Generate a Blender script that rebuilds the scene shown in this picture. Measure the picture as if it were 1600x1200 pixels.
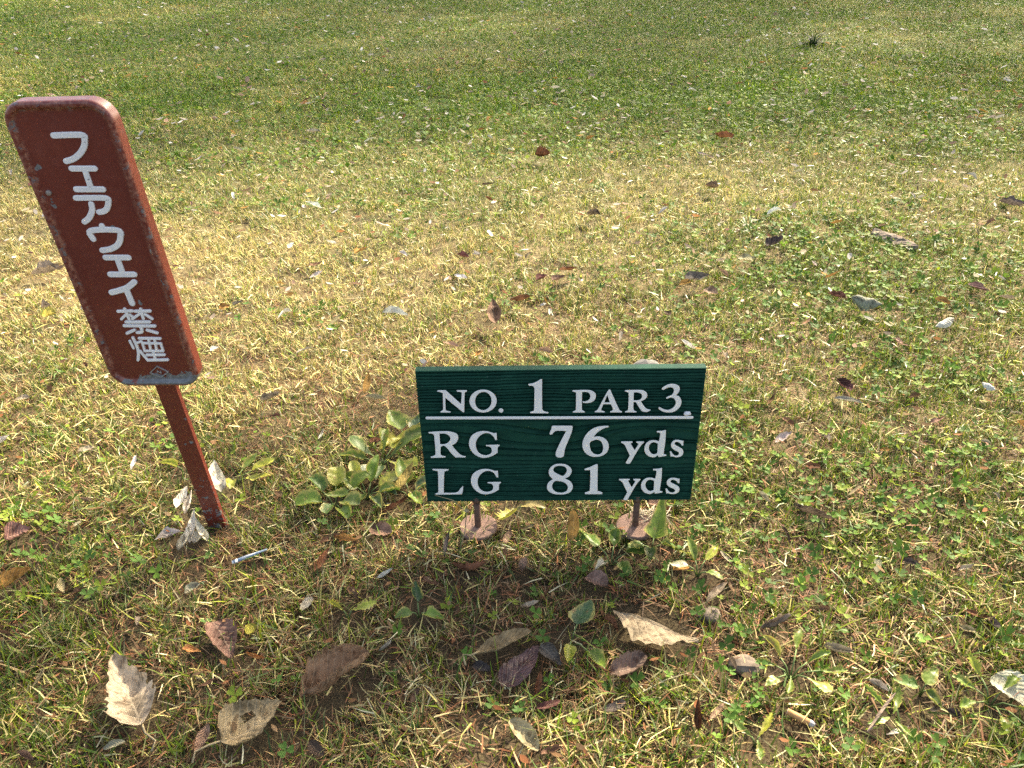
import bpy, bmesh, math, random
import numpy as np
from mathutils import Vector, Matrix

for _o in list(bpy.data.objects):
    bpy.data.objects.remove(_o, do_unlink=True)
SC = bpy.context.scene
COL = SC.collection
R = math.radians

# ------------------------------------------------------------------ camera, sky, sun, exposure
CAM_H, PITCH, ROLL = 0.85, R(31.0), -0.01034
cam = bpy.data.objects.new('camera', bpy.data.cameras.new('camera'))
COL.objects.link(cam); SC.camera = cam
cam.data.sensor_fit = 'HORIZONTAL'; cam.data.sensor_width = 36.0
cam.data.lens = 36.0 * 1248.0 / 1600.0
cam.data.clip_start = 0.02; cam.data.clip_end = 500.0
_F = Vector((0, math.cos(PITCH), -math.sin(PITCH))); _X = Vector((1, 0, 0)); _U = _X.cross(_F)
_X2 = _X * math.cos(ROLL) + _U * math.sin(ROLL); _U2 = _U * math.cos(ROLL) - _X * math.sin(ROLL)
_m = Matrix((_X2, _U2, -_F)).transposed().to_4x4(); _m.translation = Vector((0, 0, CAM_H))
cam.matrix_world = _m

SUN_AZ, SUN_EL = R(32.0), R(38.0)          # azimuth from +Y towards +X
world = bpy.data.worlds.new('World'); SC.world = world; world.use_nodes = True
_wn = world.node_tree.nodes; _wl = world.node_tree.links
_sky = _wn.new('ShaderNodeTexSky'); _sky.sky_type = 'NISHITA'; _sky.sun_disc = False
_sky.sun_elevation = SUN_EL; _sky.sun_rotation = SUN_AZ; _sky.air_density = 0.75; _sky.dust_density = 5.0
_wl.new(_sky.outputs[0], _wn['Background'].inputs[0]); _wn['Background'].inputs[1].default_value = 0.15
sun = bpy.data.objects.new('sun', bpy.data.lights.new('sun', 'SUN')); COL.objects.link(sun)
sun.data.energy = 4.0; sun.data.angle = R(1.0); sun.data.color = (1.0, 0.94, 0.84)
SUN_DIR = Vector((math.sin(SUN_AZ) * math.cos(SUN_EL), math.cos(SUN_AZ) * math.cos(SUN_EL), math.sin(SUN_EL)))
sun.rotation_euler = SUN_DIR.to_track_quat('Z', 'Y').to_euler()
SC.view_settings.view_transform = 'Standard'; SC.view_settings.look = 'None'
SC.view_settings.gamma = 1.0; SC.view_settings.use_curve_mapping = False
SC.view_settings.exposure = 2.05
SC.view_settings.use_white_balance = True; SC.view_settings.white_balance_temperature = 7500
SC.render.engine = 'CYCLES'; SC.render.filter_size = 1.1; SC.cycles.use_denoising = False
SC.cycles.max_bounces = 6; SC.cycles.diffuse_bounces = 3; SC.cycles.glossy_bounces = 2
SC.cycles.transmission_bounces = 4; SC.cycles.transparent_max_bounces = 4
SC.cycles.caustics_reflective = False; SC.cycles.caustics_refractive = False

# ------------------------------------------------------------------ measured tables (millimetres / metres)
GLYPHS = [
('letter_n', [[(-171.6,271.51,1),(-169.6,273.18,1),(-159.03,273.05,1),(-138.95,250.23,1),(-137.02,267.36),(-138.91,269.93),(-143.67,270.5,1),(-143.53,272.87,1),(-129.5,272.7,1),(-129.6,270.67,1),(-132.0,269.0),(-133.05,265.61),(-134.99,236.27,1),(-136.9,236.29,1),(-160.24,260.8,1),(-161.01,241.81),(-159.41,239.17),(-154.34,237.89,1),(-154.44,236.14,1),(-168.73,236.31,1),(-168.61,238.06,1),(-165.53,240.12),(-164.57,243.59),(-163.55,265.97),(-164.8,269.05)]]),
('letter_o', [[(-88.54,254.47),(-89.15,250.26),(-90.69,246.26),(-93.09,242.67),(-96.23,239.67),(-99.95,237.43),(-104.08,236.05),(-108.38,235.62),(-112.65,236.15),(-116.66,237.62),(-120.21,239.95),(-123.11,243.01),(-125.23,246.66),(-126.46,250.7),(-126.73,254.92),(-126.05,259.11),(-124.45,263.07),(-122.02,266.6),(-118.88,269.52),(-115.19,271.7),(-111.12,273.03),(-106.89,273.44),(-102.7,272.93),(-98.74,271.5),(-95.23,269.24),(-92.32,266.25),(-90.17,262.67),(-88.89,258.68)],[(-96.09,252.13),(-97.0,248.87),(-98.43,245.9),(-100.31,243.37),(-102.56,241.4),(-105.04,240.1),(-107.65,239.53),(-110.24,239.73),(-112.68,240.69),(-114.85,242.35),(-116.64,244.63),(-117.96,247.41),(-118.73,250.55),(-118.94,253.89),(-118.56,257.25),(-117.63,260.48),(-116.18,263.42),(-114.29,265.9),(-112.06,267.83),(-109.6,269.1),(-107.03,269.64),(-104.48,269.45),(-102.06,268.52),(-99.91,266.9),(-98.13,264.66),(-96.8,261.93),(-95.99,258.82),(-95.75,255.5)]]),
('full_stop', [[(-79.63,238.61),(-80.0,237.1),(-80.97,235.9),(-82.35,235.24),(-83.85,235.25),(-85.19,235.94),(-86.09,237.17),(-86.38,238.69),(-86.0,240.2),(-85.03,241.4),(-83.66,242.05),(-82.16,242.04),(-80.83,241.35),(-79.92,240.13)]]),
('digit_one', [[(-43.42,281.77),(-43.72,280.09),(-42.29,278.9),(-38.7,278.86),(-36.13,276.31),(-35.58,271.24),(-36.36,240.38),(-38.29,237.27),(-41.67,235.91,1),(-41.99,233.81,1),(-16.3,233.17,1),(-16.01,234.92,1),(-21.44,236.38),(-24.36,239.37),(-24.94,245.45),(-25.03,288.72,1),(-26.45,289.57,1),(-31.48,285.97),(-37.23,283.03)]]),
('letter_p', [[(16.55,269.26,1),(17.53,270.94,1),(35.51,271.23),(43.47,269.96),(48.63,266.0),(49.95,260.89),(48.28,254.59),(43.32,250.7),(36.09,249.58),(31.7,250.84,1),(31.36,252.73,1),(35.29,252.51),(40.29,255.03),(42.03,260.13),(40.71,265.59),(36.32,267.84),(30.56,267.91,1),(30.91,241.35),(31.73,237.86),(35.0,235.73,1),(35.04,233.99,1),(18.2,234.18,1),(18.17,235.75,1),(21.5,237.63),(22.45,241.44),(22.12,264.62),(20.91,267.52)]]),
('letter_a', [[(67.85,271.69,1),(69.3,271.34,1),(82.25,240.76),(84.62,236.91),(87.62,235.13,1),(87.41,233.57,1),(70.89,233.75,1),(70.82,235.32,1),(74.09,237.38),(74.29,239.46),(71.33,247.45,1),(60.86,247.57,1),(58.26,239.3),(58.63,237.21),(63.08,235.41,1),(63.14,233.84,1),(49.23,234.18,1),(49.18,235.75,1),(52.19,237.63),(54.52,241.94),(64.49,265.82)],[(65.62,262.92,1),(69.75,250.39,1),(61.91,250.48,1)]]),
('letter_r', [[(89.41,268.4,1),(90.19,270.08,1),(110.27,270.34),(117.6,268.06),(121.12,262.6),(119.77,256.66),(114.97,252.78,1),(113.15,251.78),(117.71,243.81),(122.39,238.91),(127.11,237.99,1),(127.21,236.42,1),(121.99,233.87),(115.32,235.51),(110.55,242.16),(106.02,249.97),(102.8,250.52,1),(103.08,240.52),(104.32,236.68),(107.78,234.9,1),(107.58,233.34,1),(91.8,233.52,1),(91.71,235.09,1),(95.13,236.79),(95.8,240.6),(95.13,263.76),(93.53,266.66)],[(102.33,266.21,1),(106.2,266.51),(112.08,264.4),(114.07,260.14),(112.62,255.55),(108.42,253.37),(102.63,253.44,1)]]),
('digit_three', [[(141.07,270.82),(140.66,272.5),(144.24,276.15),(151.12,279.41),(158.29,278.99),(164.03,275.24),(165.23,269.68),(163.51,264.64),(160.49,261.29,1),(165.75,258.68),(169.23,251.81),(168.75,244.08),(164.7,237.21),(157.78,232.94),(149.02,233.04),(142.26,235.73),(138.37,239.24),(138.49,241.49),(140.38,241.47),(145.71,238.29),(152.34,237.18),(158.59,240.74),(161.64,247.61),(159.62,254.48),(154.33,257.45),(148.72,255.47),(147.58,257.19),(149.87,259.2),(155.38,262.2),(157.48,268.09),(155.2,273.17),(150.12,274.07),(145.31,271.61),(142.57,269.96)]]),
('letter_r', [[(-188.59,201.06,1),(-187.88,203.05,1),(-171.5,204.21),(-157.72,203.73),(-147.61,199.45),(-145.96,191.88),(-149.16,184.32),(-155.72,179.3,1),(-149.98,169.85),(-143.39,162.03),(-136.76,159.72,1),(-137.29,157.64,1),(-152.07,157.8,1),(-157.29,164.76),(-163.66,175.12),(-167.61,178.92),(-172.19,177.26,1),(-173.37,165.79),(-171.83,161.46),(-166.3,160.02,1),(-166.85,157.95,1),(-188.05,157.29,1),(-188.32,159.38,1),(-182.81,161.57),(-180.67,165.87),(-180.51,193.94),(-181.79,199.31)],[(-172.46,200.22,1),(-164.85,200.13),(-158.87,196.22),(-157.43,190.32),(-160.98,184.45),(-166.74,181.63),(-173.01,181.69,1)]]),
('letter_g', [[(-89.95,188.26,1),(-92.72,188.29,1),(-95.95,195.54),(-101.33,199.78),(-108.22,199.85),(-115.33,194.91),(-120.61,184.87),(-120.44,172.96),(-115.91,164.34),(-108.31,161.15),(-101.22,163.32),(-98.55,167.6),(-98.77,173.59),(-101.46,176.52),(-106.3,177.59,1),(-106.5,179.63,1),(-86.45,179.76,1),(-86.79,177.73,1),(-88.94,175.71),(-89.78,170.93),(-89.65,165.79,1),(-97.11,160.35),(-106.36,156.98),(-115.49,157.42),(-125.02,164.43),(-130.14,174.77),(-130.76,184.98),(-127.09,195.04),(-119.19,201.64),(-109.44,204.03),(-101.22,202.78),(-95.78,200.55),(-93.04,200.19),(-90.53,201.0,1)]]),
('digit_seven', [[(-9.75,212.02,1),(17.94,211.72,1),(18.57,209.39,1),(17.11,200.08),(12.14,184.16),(8.54,173.18),(7.16,163.93),(6.17,158.34),(2.71,155.94),(-2.61,156.56),(-5.37,160.33),(-4.52,167.77),(-0.55,178.8),(6.01,195.14),(9.63,202.68,1),(-3.01,203.35),(-7.46,201.6),(-10.41,197.49),(-13.69,197.16),(-14.3,199.34),(-12.24,205.25),(-11.22,210.61)]]),
('digit_six', [[(69.41,210.97,1),(70.09,208.82,1),(62.2,206.23),(53.56,199.14),(48.6,191.42,1),(53.77,192.82),(61.28,191.28),(68.22,185.39),(71.29,176.21),(69.75,166.07),(63.96,159.62),(54.99,156.72),(45.1,158.32),(37.37,164.55),(33.34,174.77),(33.82,185.76),(38.74,197.5),(47.38,206.39),(57.61,210.39)],[(48.03,185.61),(53.95,187.37),(60.06,183.65),(63.1,174.45),(62.24,165.22),(57.86,161.17),(51.8,161.61),(46.34,167.24),(43.81,176.5),(44.37,182.91)]]),
('letter_y', [[(88.77,183.71,1),(105.21,183.54,1),(105.33,181.35,1),(103.04,179.54),(109.09,168.07,1),(113.48,177.6),(113.34,179.8),(110.71,181.29,1),(110.58,183.48,1),(121.64,183.36,1),(121.48,181.18,1),(118.02,176.63),(112.69,165.62),(103.78,144.2,1),(100.33,143.48,1),(96.9,145.02,1),(102.56,158.29,1),(95.69,174.11),(92.9,178.73),(88.87,181.52,1)]]),
('letter_d', [[(138.7,201.27,1),(146.8,201.72),(150.83,203.11,1),(151.61,202.56,1),(152.27,184.5),(151.58,162.44),(152.47,160.57),(155.71,159.61,1),(155.43,157.38,1),(144.26,155.44,1),(143.57,158.8,1),(138.25,155.12),(130.59,156.7),(124.91,162.71),(122.87,171.06),(124.59,179.31),(130.2,184.73),(137.62,185.2),(142.99,183.14,1),(144.01,195.46),(142.62,198.17),(138.88,198.75,1)],[(132.0,180.15),(136.37,181.75),(141.79,179.13,1),(142.24,162.54,1),(137.88,160.35),(133.2,162.63),(129.75,169.15),(129.62,175.59)]]),
('letter_s', [[(176.45,183.88),(178.21,184.22,1),(178.69,175.45,1),(176.45,175.47,1),(173.84,179.71),(169.16,182.13),(166.03,180.34),(166.9,177.04),(172.93,172.93),(178.1,168.64),(179.87,162.15),(177.05,156.6),(170.72,154.79),(164.56,156.35),(162.04,155.82,1),(160.09,165.13,1),(161.84,165.67,1),(165.81,159.51),(170.49,157.59),(173.71,160.35),(172.16,164.45),(165.84,168.22),(161.69,173.05),(161.14,179.84),(164.47,184.73),(170.35,185.58)]]),
('letter_l', [[(-187.25,135.02,1),(-187.1,137.15,1),(-163.24,136.56,1),(-163.66,134.26,1),(-168.47,132.54),(-170.12,129.0),(-173.05,94.73),(-170.31,92.33),(-157.27,92.21),(-151.34,94.53),(-147.38,100.89),(-143.86,104.86,1),(-143.39,102.67),(-145.43,91.36),(-148.02,89.0,1),(-184.33,88.78,1),(-187.13,90.28,1),(-182.63,92.44),(-181.32,96.64),(-179.62,129.98),(-181.68,133.2)]]),
('letter_g', [[(-90.06,120.56,1),(-92.85,120.59,1),(-96.11,127.87),(-101.53,132.12),(-108.49,132.19),(-115.64,127.22),(-120.95,117.13),(-120.76,105.19),(-116.18,96.54),(-108.53,93.35),(-101.39,95.54),(-98.7,99.82),(-98.93,105.84),(-101.64,108.77),(-106.52,109.84,1),(-106.72,111.89,1),(-86.53,112.04,1),(-86.86,110.0,1),(-89.03,107.97),(-89.87,103.18),(-89.74,98.02,1),(-97.25,92.56),(-106.56,89.17),(-115.75,89.6),(-125.36,96.62),(-130.53,106.99),(-131.17,117.23),(-127.49,127.34),(-119.54,133.97),(-109.72,136.38),(-101.43,135.13),(-95.95,132.9),(-93.18,132.54),(-90.65,133.35,1)]]),
('digit_eight', [[(1.3,144.66),(10.48,142.86),(17.15,136.52),(18.35,128.86),(14.64,121.2),(9.3,117.38),(16.32,112.46),(20.66,103.63),(18.5,93.8),(11.25,88.52),(1.1,87.42),(-9.85,89.51),(-16.9,96.11),(-17.7,104.97),(-14.61,111.78),(-9.68,116.21),(-13.88,122.44),(-15.44,130.15),(-12.4,138.72),(-6.32,143.41)],[(0.58,141.06),(8.24,139.09),(11.39,132.76),(9.18,126.07),(5.07,122.26),(-2.35,126.18),(-7.3,130.07),(-8.56,134.87),(-5.53,139.6)],[(-6.11,112.67),(0.86,112.61),(8.63,109.61),(13.07,102.72),(11.94,94.85),(5.75,90.95),(-3.62,92.03),(-9.12,98.01),(-9.94,105.88)]]),
('digit_one', [[(37.9,132.5),(38.13,135.36),(44.93,138.15),(53.93,143.18),(56.53,142.78,1),(57.81,96.4),(59.47,93.42),(65.31,91.0,1),(65.14,87.43,1),(39.07,87.67,1),(38.99,90.65,1),(43.91,92.98),(46.15,96.51),(45.95,129.55),(43.57,132.44)]]),
('letter_y', [[(89.02,116.03,1),(104.88,115.88,1),(105.0,113.66,1),(102.79,111.83),(108.64,100.23,1),(112.86,109.88),(112.73,112.11),(110.19,113.61,1),(110.07,115.83,1),(120.73,115.73,1),(120.58,113.51,1),(117.25,108.91),(112.11,97.76),(103.54,76.07,1),(100.21,75.34,1),(96.91,76.9,1),(102.35,90.33,1),(95.71,106.33),(93.02,111.0),(89.13,113.81,1)]]),
('letter_d', [[(138.16,133.91,1),(146.27,134.37),(150.31,135.77,1),(151.09,135.23,1),(151.72,117.0),(150.98,94.75),(151.87,92.87),(155.11,91.9,1),(154.83,89.65,1),(143.65,87.68,1),(142.95,91.08,1),(137.62,87.36),(129.96,88.94),(124.29,95.0),(122.26,103.42),(123.99,111.74),(129.62,117.21),(137.05,117.69),(142.42,115.62,1),(143.47,128.05),(142.08,130.79),(138.33,131.37,1)],[(131.42,112.59),(135.79,114.21),(141.21,111.57,1),(141.63,94.84,1),(137.26,92.63),(132.59,94.92),(129.15,101.49),(129.02,107.99)]]),
('letter_s', [[(176.74,115.5),(178.62,115.84,1),(179.06,107.14,1),(176.66,107.16,1),(173.91,111.37),(168.92,113.77),(165.56,111.99),(166.46,108.71),(172.87,104.65),(178.36,100.4),(180.2,93.96),(177.13,88.45),(170.35,86.66),(163.77,88.21),(161.07,87.68,1),(159.07,96.91,1),(160.95,97.44,1),(165.13,91.33),(170.12,89.44),(173.6,92.18),(171.97,96.24),(165.25,99.97),(160.86,104.76),(160.33,111.5),(163.93,116.35),(170.23,117.19)]]),
]
BAR = [(-188.49, 226.7), (186.52, 223.46)]
STROKES = [
('katakana_fu', [(5.0,[(-20.3,635.4),(12.46,635.17),(13.72,629.7),(10.03,621.78),(1.89,613.61),(-7.93,607.95),(-17.08,605.57)])]),
('katakana_small_e', [(5.02,[(-14.0,596.71),(13.49,596.16)]),(5.05,[(1.18,594.32),(0.48,573.2)]),(5.16,[(-17.71,571.66),(14.42,571.06)])]),
('katakana_a', [(5.01,[(-22.27,560.92),(13.24,560.27),(15.2,555.33),(10.74,547.15),(5.24,543.64),(-0.47,542.63)]),(5.06,[(-6.25,553.24),(-8.28,544.71),(-15.36,535.61),(-22.84,530.65)])]),
('katakana_u', [(5.22,[(-3.28,524.93),(-4.02,519.8)]),(5.3,[(-20.27,507.93),(-19.28,518.9),(14.12,518.94),(14.7,510.29),(8.25,500.19),(-2.53,494.46),(-14.22,492.56)])]),
('katakana_small_e', [(5.45,[(-13.55,482.71),(15.42,482.29)]),(5.48,[(0.81,480.1),(0.81,461.24)]),(5.58,[(-15.6,459.3),(15.19,458.9)])]),
('katakana_i', [(5.67,[(11.62,448.09),(-1.73,439.46),(-22.92,433.37)]),(5.71,[(-2.26,437.89),(-1.47,417.06)])]),
('kanji_prohibit', [(3.57,[(-23.95,405.53),(-4.94,405.95)]),(3.41,[(-13.98,409.17),(-13.11,393.87)]),(3.13,[(-16.32,399.48),(-23.27,393.97)]),(2.81,[(-9.99,400.47),(-6.99,396.98)]),(3.58,[(-0.96,405.5),(18.66,405.71)]),(3.42,[(7.13,408.63),(6.25,394.53)]),(3.13,[(3.21,401.38),(-8.39,394.14)]),(3.14,[(10.84,400.78),(17.87,393.89)]),(3.63,[(-18.29,389.47),(12.86,389.18)]),(3.65,[(-22.78,383.87),(17.95,382.96)]),(3.51,[(-1.1,382.39),(-2.12,374.34),(-8.79,373.1)]),(3.36,[(-11.22,377.11),(-22.89,372.14)]),(3.37,[(5.82,376.96),(17.77,372.22)])]),
('kanji_smoke', [(2.92,[(-23.52,359.82),(-22.16,348.2)]),(3.4,[(-17.58,364.92),(-16.52,351.49),(-17.88,340.34),(-22.29,328.85)]),(2.94,[(-13.58,356.99),(-7.69,359.14)]),(3.14,[(-14.6,343.68),(-9.11,329.56)]),(3.24,[(-9.23,363.97),(19.03,363.31)]),(2.78,[(-7.15,355.84),(-8.06,344.19)]),(2.78,[(-6.98,356.39),(17.61,355.64)]),(2.79,[(17.61,355.64),(17.15,344.01)]),(2.81,[(-8.16,343.86),(16.98,343.45)]),(2.77,[(3.05,361.8),(0.48,344.13)]),(2.77,[(11.03,361.73),(8.63,344.07)]),(2.98,[(3.43,343.55),(2.35,330.05)]),(3.16,[(-7.07,337.46),(17.07,337.52)]),(3.36,[(-8.33,328.99),(19.11,329.49)])]),
]
DIAMOND = [(-11.96, 308.04), (1.03, 318.61), (13.57, 309.07), (0.73, 300.39)]
BOLTS = [(-52.37, 568.17), (49.02, 491.07)]
GREEN = dict(o=(0.06996, 0.9496, 0.0),r=(0.99974, -0.01968, 0.01188),u=(-0.01184, 0.00226, 0.99993),n=(0.01971, 0.9998, -0.00203),W=0.3988,H=0.2285,zb=0.0718)
RED = dict(o=(-0.47256, 0.97004, -6e-05),r=(0.99827, -0.0535, 0.02436),u=(-0.02938, -0.09505, 0.99504),n=(0.05092, 0.99403, 0.09646),W=0.1254,h0=0.2866,h1=0.6739,off=-0.0068,pw=0.0286,T=0.0180,PT=0.0093)
RODS = [-0.1254, 0.1201]
LEAVES = [
(-0.4775, 0.6499, 128.7, 0.1178, 0.0732, 'serrate', 'cream', 11, 0.8, 'large cream mottled leaf with ragged toothed edge, nearest the lower left corner', {'stalk': 0.3, 'big': 1}),
(-0.3126, 0.6084, 45.5, 0.0816, 0.0836, 'ovate', 'tan', 22, 0.6, 'pale tan veined leaf with a hole and long stalk at the bottom edge', {'stalk': 0.42, 'big': 1, 'hole': (-0.4, 0.5, 0.17)}),
(-0.3661, 0.5866, -92.9, 0.0416, 0.016, 'lance', 'pinktan', 10, 0.8, 'small pinkish tan leaf touching the stalk of the pale holed leaf', {}),
(-0.3877, 0.7325, -54.6, 0.0821, 0.0433, 'ovate', 'mauve', 12, 0.5, 'mauve brown leaf with a torn hole, above and between the two cream leaves', {'big': 1, 'hole': (0.1, 0.42, 0.14)}),
(-0.4225, 0.7199, -18.5, 0.0309, 0.0135, 'ovate', 'orange', 10, 0.6, 'little orange leaf just left of the torn mauve leaf', {}),
(-0.3337, 0.7058, -20.9, 0.0356, 0.0111, 'lance', 'orange', 15, 1.4, 'little orange curled leaf just right of the torn mauve leaf', {}),
(-0.3533, 0.7507, 47.7, 0.0177, 0.0181, 'ellipse', 'yellow', 5, 0.6, 'small yellow green round leaf beside the torn mauve leaf', {}),
(-0.7218, 0.8443, 59.0, 0.0601, 0.0375, 'lance', 'ochre', 25, 0.9, 'ochre curled leaf cut by the left edge of the picture', {}),
(-0.645, 0.8341, -55.4, 0.0414, 0.0117, 'lance', 'tan', 12, 0.4, 'tan upright strip of leaf near the ochre leaf at the left edge', {}),
(-0.6182, 0.823, 32.3, 0.0225, 0.0129, 'lance', 'brown', 15, 1.0, None, {}),
(-0.4566, 0.8251, 38.0, 0.0256, 0.0189, 'ellipse', 'grey', 10, 0.9, 'grey oval leaf in the grass below the blue and white paper tube', {}),
(-0.2882, 0.7962, 72.7, 0.0284, 0.0165, 'ellipse', 'grey', 10, 0.7, None, {}),
(-0.2849, 0.881, 70.3, 0.0525, 0.0189, 'lance', 'rust', 20, 0.6, 'rust brown narrow leaf right of the blue and white paper tube', {}),
(-0.5714, 0.6225, -28.9, 0.0243, 0.0097, 'ovate', 'brown', 15, 0.8, None, {}),
(-0.2232, 0.669, 37.8, 0.1006, 0.076, 'rough', 'bigbrown', 20, 1.0, 'largest brown leaf, blunt and wrinkled, lying right of the two cream leaves', {'big': 1, 'ridges': 1}),
(-0.0147, 0.7249, 26.9, 0.0867, 0.0333, 'ellipse', 'olive', 30, 0.5, 'olive tan leaf lying above the glossy purple leaf', {'big': 1, 'stalk': 0.2}),
(0.0068, 0.6908, 53.1, 0.0832, 0.04, 'ovate', 'purple', 22, 0.25, 'glossy purple brown leaf in the heap below the green sign', {'big': 1, 'gloss': 1}),
(0.0467, 0.7058, -50.4, 0.0418, 0.0247, 'ovate', 'darkgrey', 15, 0.5, 'dark grey brown leaf against the right side of the glossy purple leaf', {'big': 1}),
(-0.0429, 0.684, -27.8, 0.0261, 0.0185, 'rough', 'dark', 10, 0.7, None, {}),
(0.0281, 0.6588, 77.6, 0.0436, 0.0176, 'lance', 'rust', 30, 0.9, 'rust brown rolled leaf under the right side of the glossy purple leaf', {'big': 1}),
(0.0399, 0.6291, 18.8, 0.0325, 0.0122, 'ellipse', 'maroon', 15, 0.4, 'narrow maroon leaf below the heap with the glossy purple leaf', {}),
(0.0092, 0.5843, -50.2, 0.0536, 0.0258, 'ellipse', 'tan', 18, 0.5, 'tan elongated leaf near the bottom edge, below the purple leaf heap', {'big': 1}),
(0.0396, 0.5657, 27.6, 0.0254, 0.0124, 'rough', 'brown', 20, 0.9, None, {}),
(-0.1697, 0.7214, 52.9, 0.0261, 0.0127, 'ellipse', 'greige', 20, 1.4, 'pale curled leaf standing at the upper corner of the largest brown leaf', {}),
(-0.1874, 0.8529, 40.1, 0.0296, 0.0109, 'lance', 'white', 10, 0.8, None, {}),
(-0.2265, 0.8128, -56.3, 0.0324, 0.0142, 'ovate', 'brown', 15, 0.8, None, {}),
(-0.0656, 0.8615, -7.7, 0.0551, 0.0218, 'rough', 'rust', 25, 1.6, 'crinkled rust brown leaf in front of the left stake', {'big': 1}),
(0.0218, 0.7948, 23.1, 0.0293, 0.0144, 'lance', 'cream', 10, 0.6, None, {}),
(0.0152, 0.8737, 75.1, 0.0316, 0.0163, 'ovate', 'pinktan', 12, 0.6, 'pinkish tan leaf between the two stakes, in front of the green sign', {}),
(0.1188, 0.8376, -37.8, 0.0379, 0.0326, 'ellipse', 'pinkbrown', 15, 0.5, 'brown and pink oval leaf in front of the right stake', {'big': 1}),
(0.1876, 0.7491, -28.6, 0.1206, 0.1098, 'tri', 'khaki', 12, 0.15, 'large khaki triangular leaf with a straight upper edge, below the right stake', {'big': 1, 'half': 1}),
(0.1447, 0.6817, 20.8, 0.0539, 0.0397, 'rough', 'brown2', 15, 0.6, 'brown crusty leaf just below the large khaki triangular leaf', {'big': 1}),
(0.3515, 0.7525, 21.0, 0.054, 0.0235, 'rough', 'greybrown', 30, 1.2, 'grey brown crumpled leaf right of the large khaki triangular leaf', {'big': 1}),
(0.2863, 0.8124, 44.3, 0.0534, 0.0117, 'lance', 'greybrown', 10, 0.3, 'grey straight strip of leaf leaning above the khaki triangular leaf', {}),
(0.3121, 0.8175, -78.3, 0.0328, 0.0144, 'lance', 'brown', 15, 0.4, 'short brown leaf meeting the tip of the grey straight strip', {}),
(0.4229, 0.7142, -18.5, 0.0378, 0.0187, 'ellipse', 'greybrown', 15, 0.9, 'grey brown domed leaf right of the crumpled leaf, above the weed rosette', {'big': 1}),
(0.2143, 0.6017, 83.7, 0.0405, 0.024, 'ovate', 'darkrust', 45, 0.6, 'dark rust folded leaf standing upright near the bottom edge', {'big': 1, 'lift': 50}),
(0.2412, 0.6161, 46.3, 0.0363, 0.0094, 'lance', 'pinktan', 15, 0.5, None, {}),
(0.1198, 0.6254, 19.7, 0.0309, 0.0142, 'ellipse', 'darkgrey', 15, 0.6, 'dark grey leaf left of the upright dark rust leaf', {}),
(0.4332, 0.61, 46.1, 0.0769, 0.0197, 'rough', 'taupe', 35, 1.4, 'taupe rolled leaf standing right of the cigarette butt', {'big': 1}),
(0.454, 0.6584, -44.9, 0.0273, 0.0196, 'ellipse', 'greige', 25, 1.0, 'greige curled leaf with dry fibres above the taupe rolled leaf', {}),
(0.4489, 0.5928, 19.9, 0.0339, 0.0088, 'tri', 'white', 10, 0.5, 'white angular scrap beside the foot of the taupe rolled leaf', {}),
(0.5105, 0.6252, 19.8, 0.0257, 0.0125, 'rough', 'greybrown', 20, 0.9, None, {}),
(0.527, 0.6157, -46.6, 0.0185, 0.0181, 'rough', 'dark', 20, 1.0, None, {}),
(0.6177, 0.6484, -75.3, 0.0565, 0.0442, 'ovate', 'palegrey', 10, 0.3, 'pale grey green leaf cut by the right edge of the picture', {'big': 1}),
(0.6346, 0.7712, -24.5, 0.0343, 0.015, 'lance', 'rust', 20, 0.7, None, {}),
(0.6469, 0.7547, -82.3, 0.0238, 0.0158, 'rough', 'darkgrey', 20, 0.9, None, {}),
(0.6626, 0.8594, 17.9, 0.0327, 0.0091, 'lance', 'cream', 15, 1.1, None, {}),
(0.5857, 0.8698, -31.5, 0.0262, 0.0166, 'lance', 'dark', 20, 0.8, None, {}),
(0.7352, 2.1036, 36.5, 0.0676, 0.0532, 'ovate', 'dark', 25, 0.5, 'dark folded leaf far behind the right end of the green sign', {'big': 1, 'lift': 12}),
(0.4703, 1.8665, 20.8, 0.0735, 0.0441, 'ovate', 'darkgrey', 15, 0.6, 'grey brown leaf behind the right half of the green sign, upper middle', {}),
(0.4358, 1.8359, 17.5, 0.0358, 0.0232, 'ellipse', 'ochre', 10, 0.6, None, {}),
(0.6279, 1.9945, -22.8, 0.0487, 0.0394, 'lance', 'tan', 10, 0.5, None, {}),
(0.8397, 1.714, -36.1, 0.0736, 0.0603, 'ellipse', 'greyolive', -18, -0.9, 'grey olive domed leaf with a dark shadow, right middle of the lawn', {'big': 1}),
(0.7808, 1.7473, -56.2, 0.0528, 0.0272, 'ellipse', 'maroon', 20, 0.8, 'maroon curled leaf just left of the grey olive domed leaf', {}),
(1.1455, 1.7939, -77.9, 0.0696, 0.0305, 'ovate', 'purple', 15, 0.5, 'dark purple leaf near the right edge, level with the domed leaf', {}),
(0.9747, 1.606, 30.2, 0.0667, 0.0279, 'ellipse', 'white', -20, -1.1, 'bright white domed leaf near the right edge of the lawn', {'big': 1}),
(0.3806, 1.5149, -51.7, 0.0448, 0.0189, 'lance', 'white', 15, 0.8, 'white narrow leaf just above the top right corner of the green sign', {}),
(0.4893, 1.7909, -45.9, 0.0425, 0.0368, 'ovate', 'pinktan', 10, 0.6, None, {}),
(0.6511, 1.3373, -76.6, 0.0521, 0.0323, 'ellipse', 'purple', 15, 0.8, 'round dark purple leaf right of the green sign, level with its heading', {'big': 1}),
(0.9354, 1.3363, -71.9, 0.0331, 0.0187, 'ellipse', 'white', -15, -1.0, 'bright white scrap near the right edge, below the white domed leaf', {}),
(0.4947, 1.2877, 52.4, 0.0508, 0.0169, 'ovate', 'brown', 30, 1.2, None, {}),
(0.4881, 1.18, 39.1, 0.0529, 0.0179, 'ovate', 'greige', 20, 0.8, 'greige striped leaf right of the green sign, level with its middle line', {}),
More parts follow.
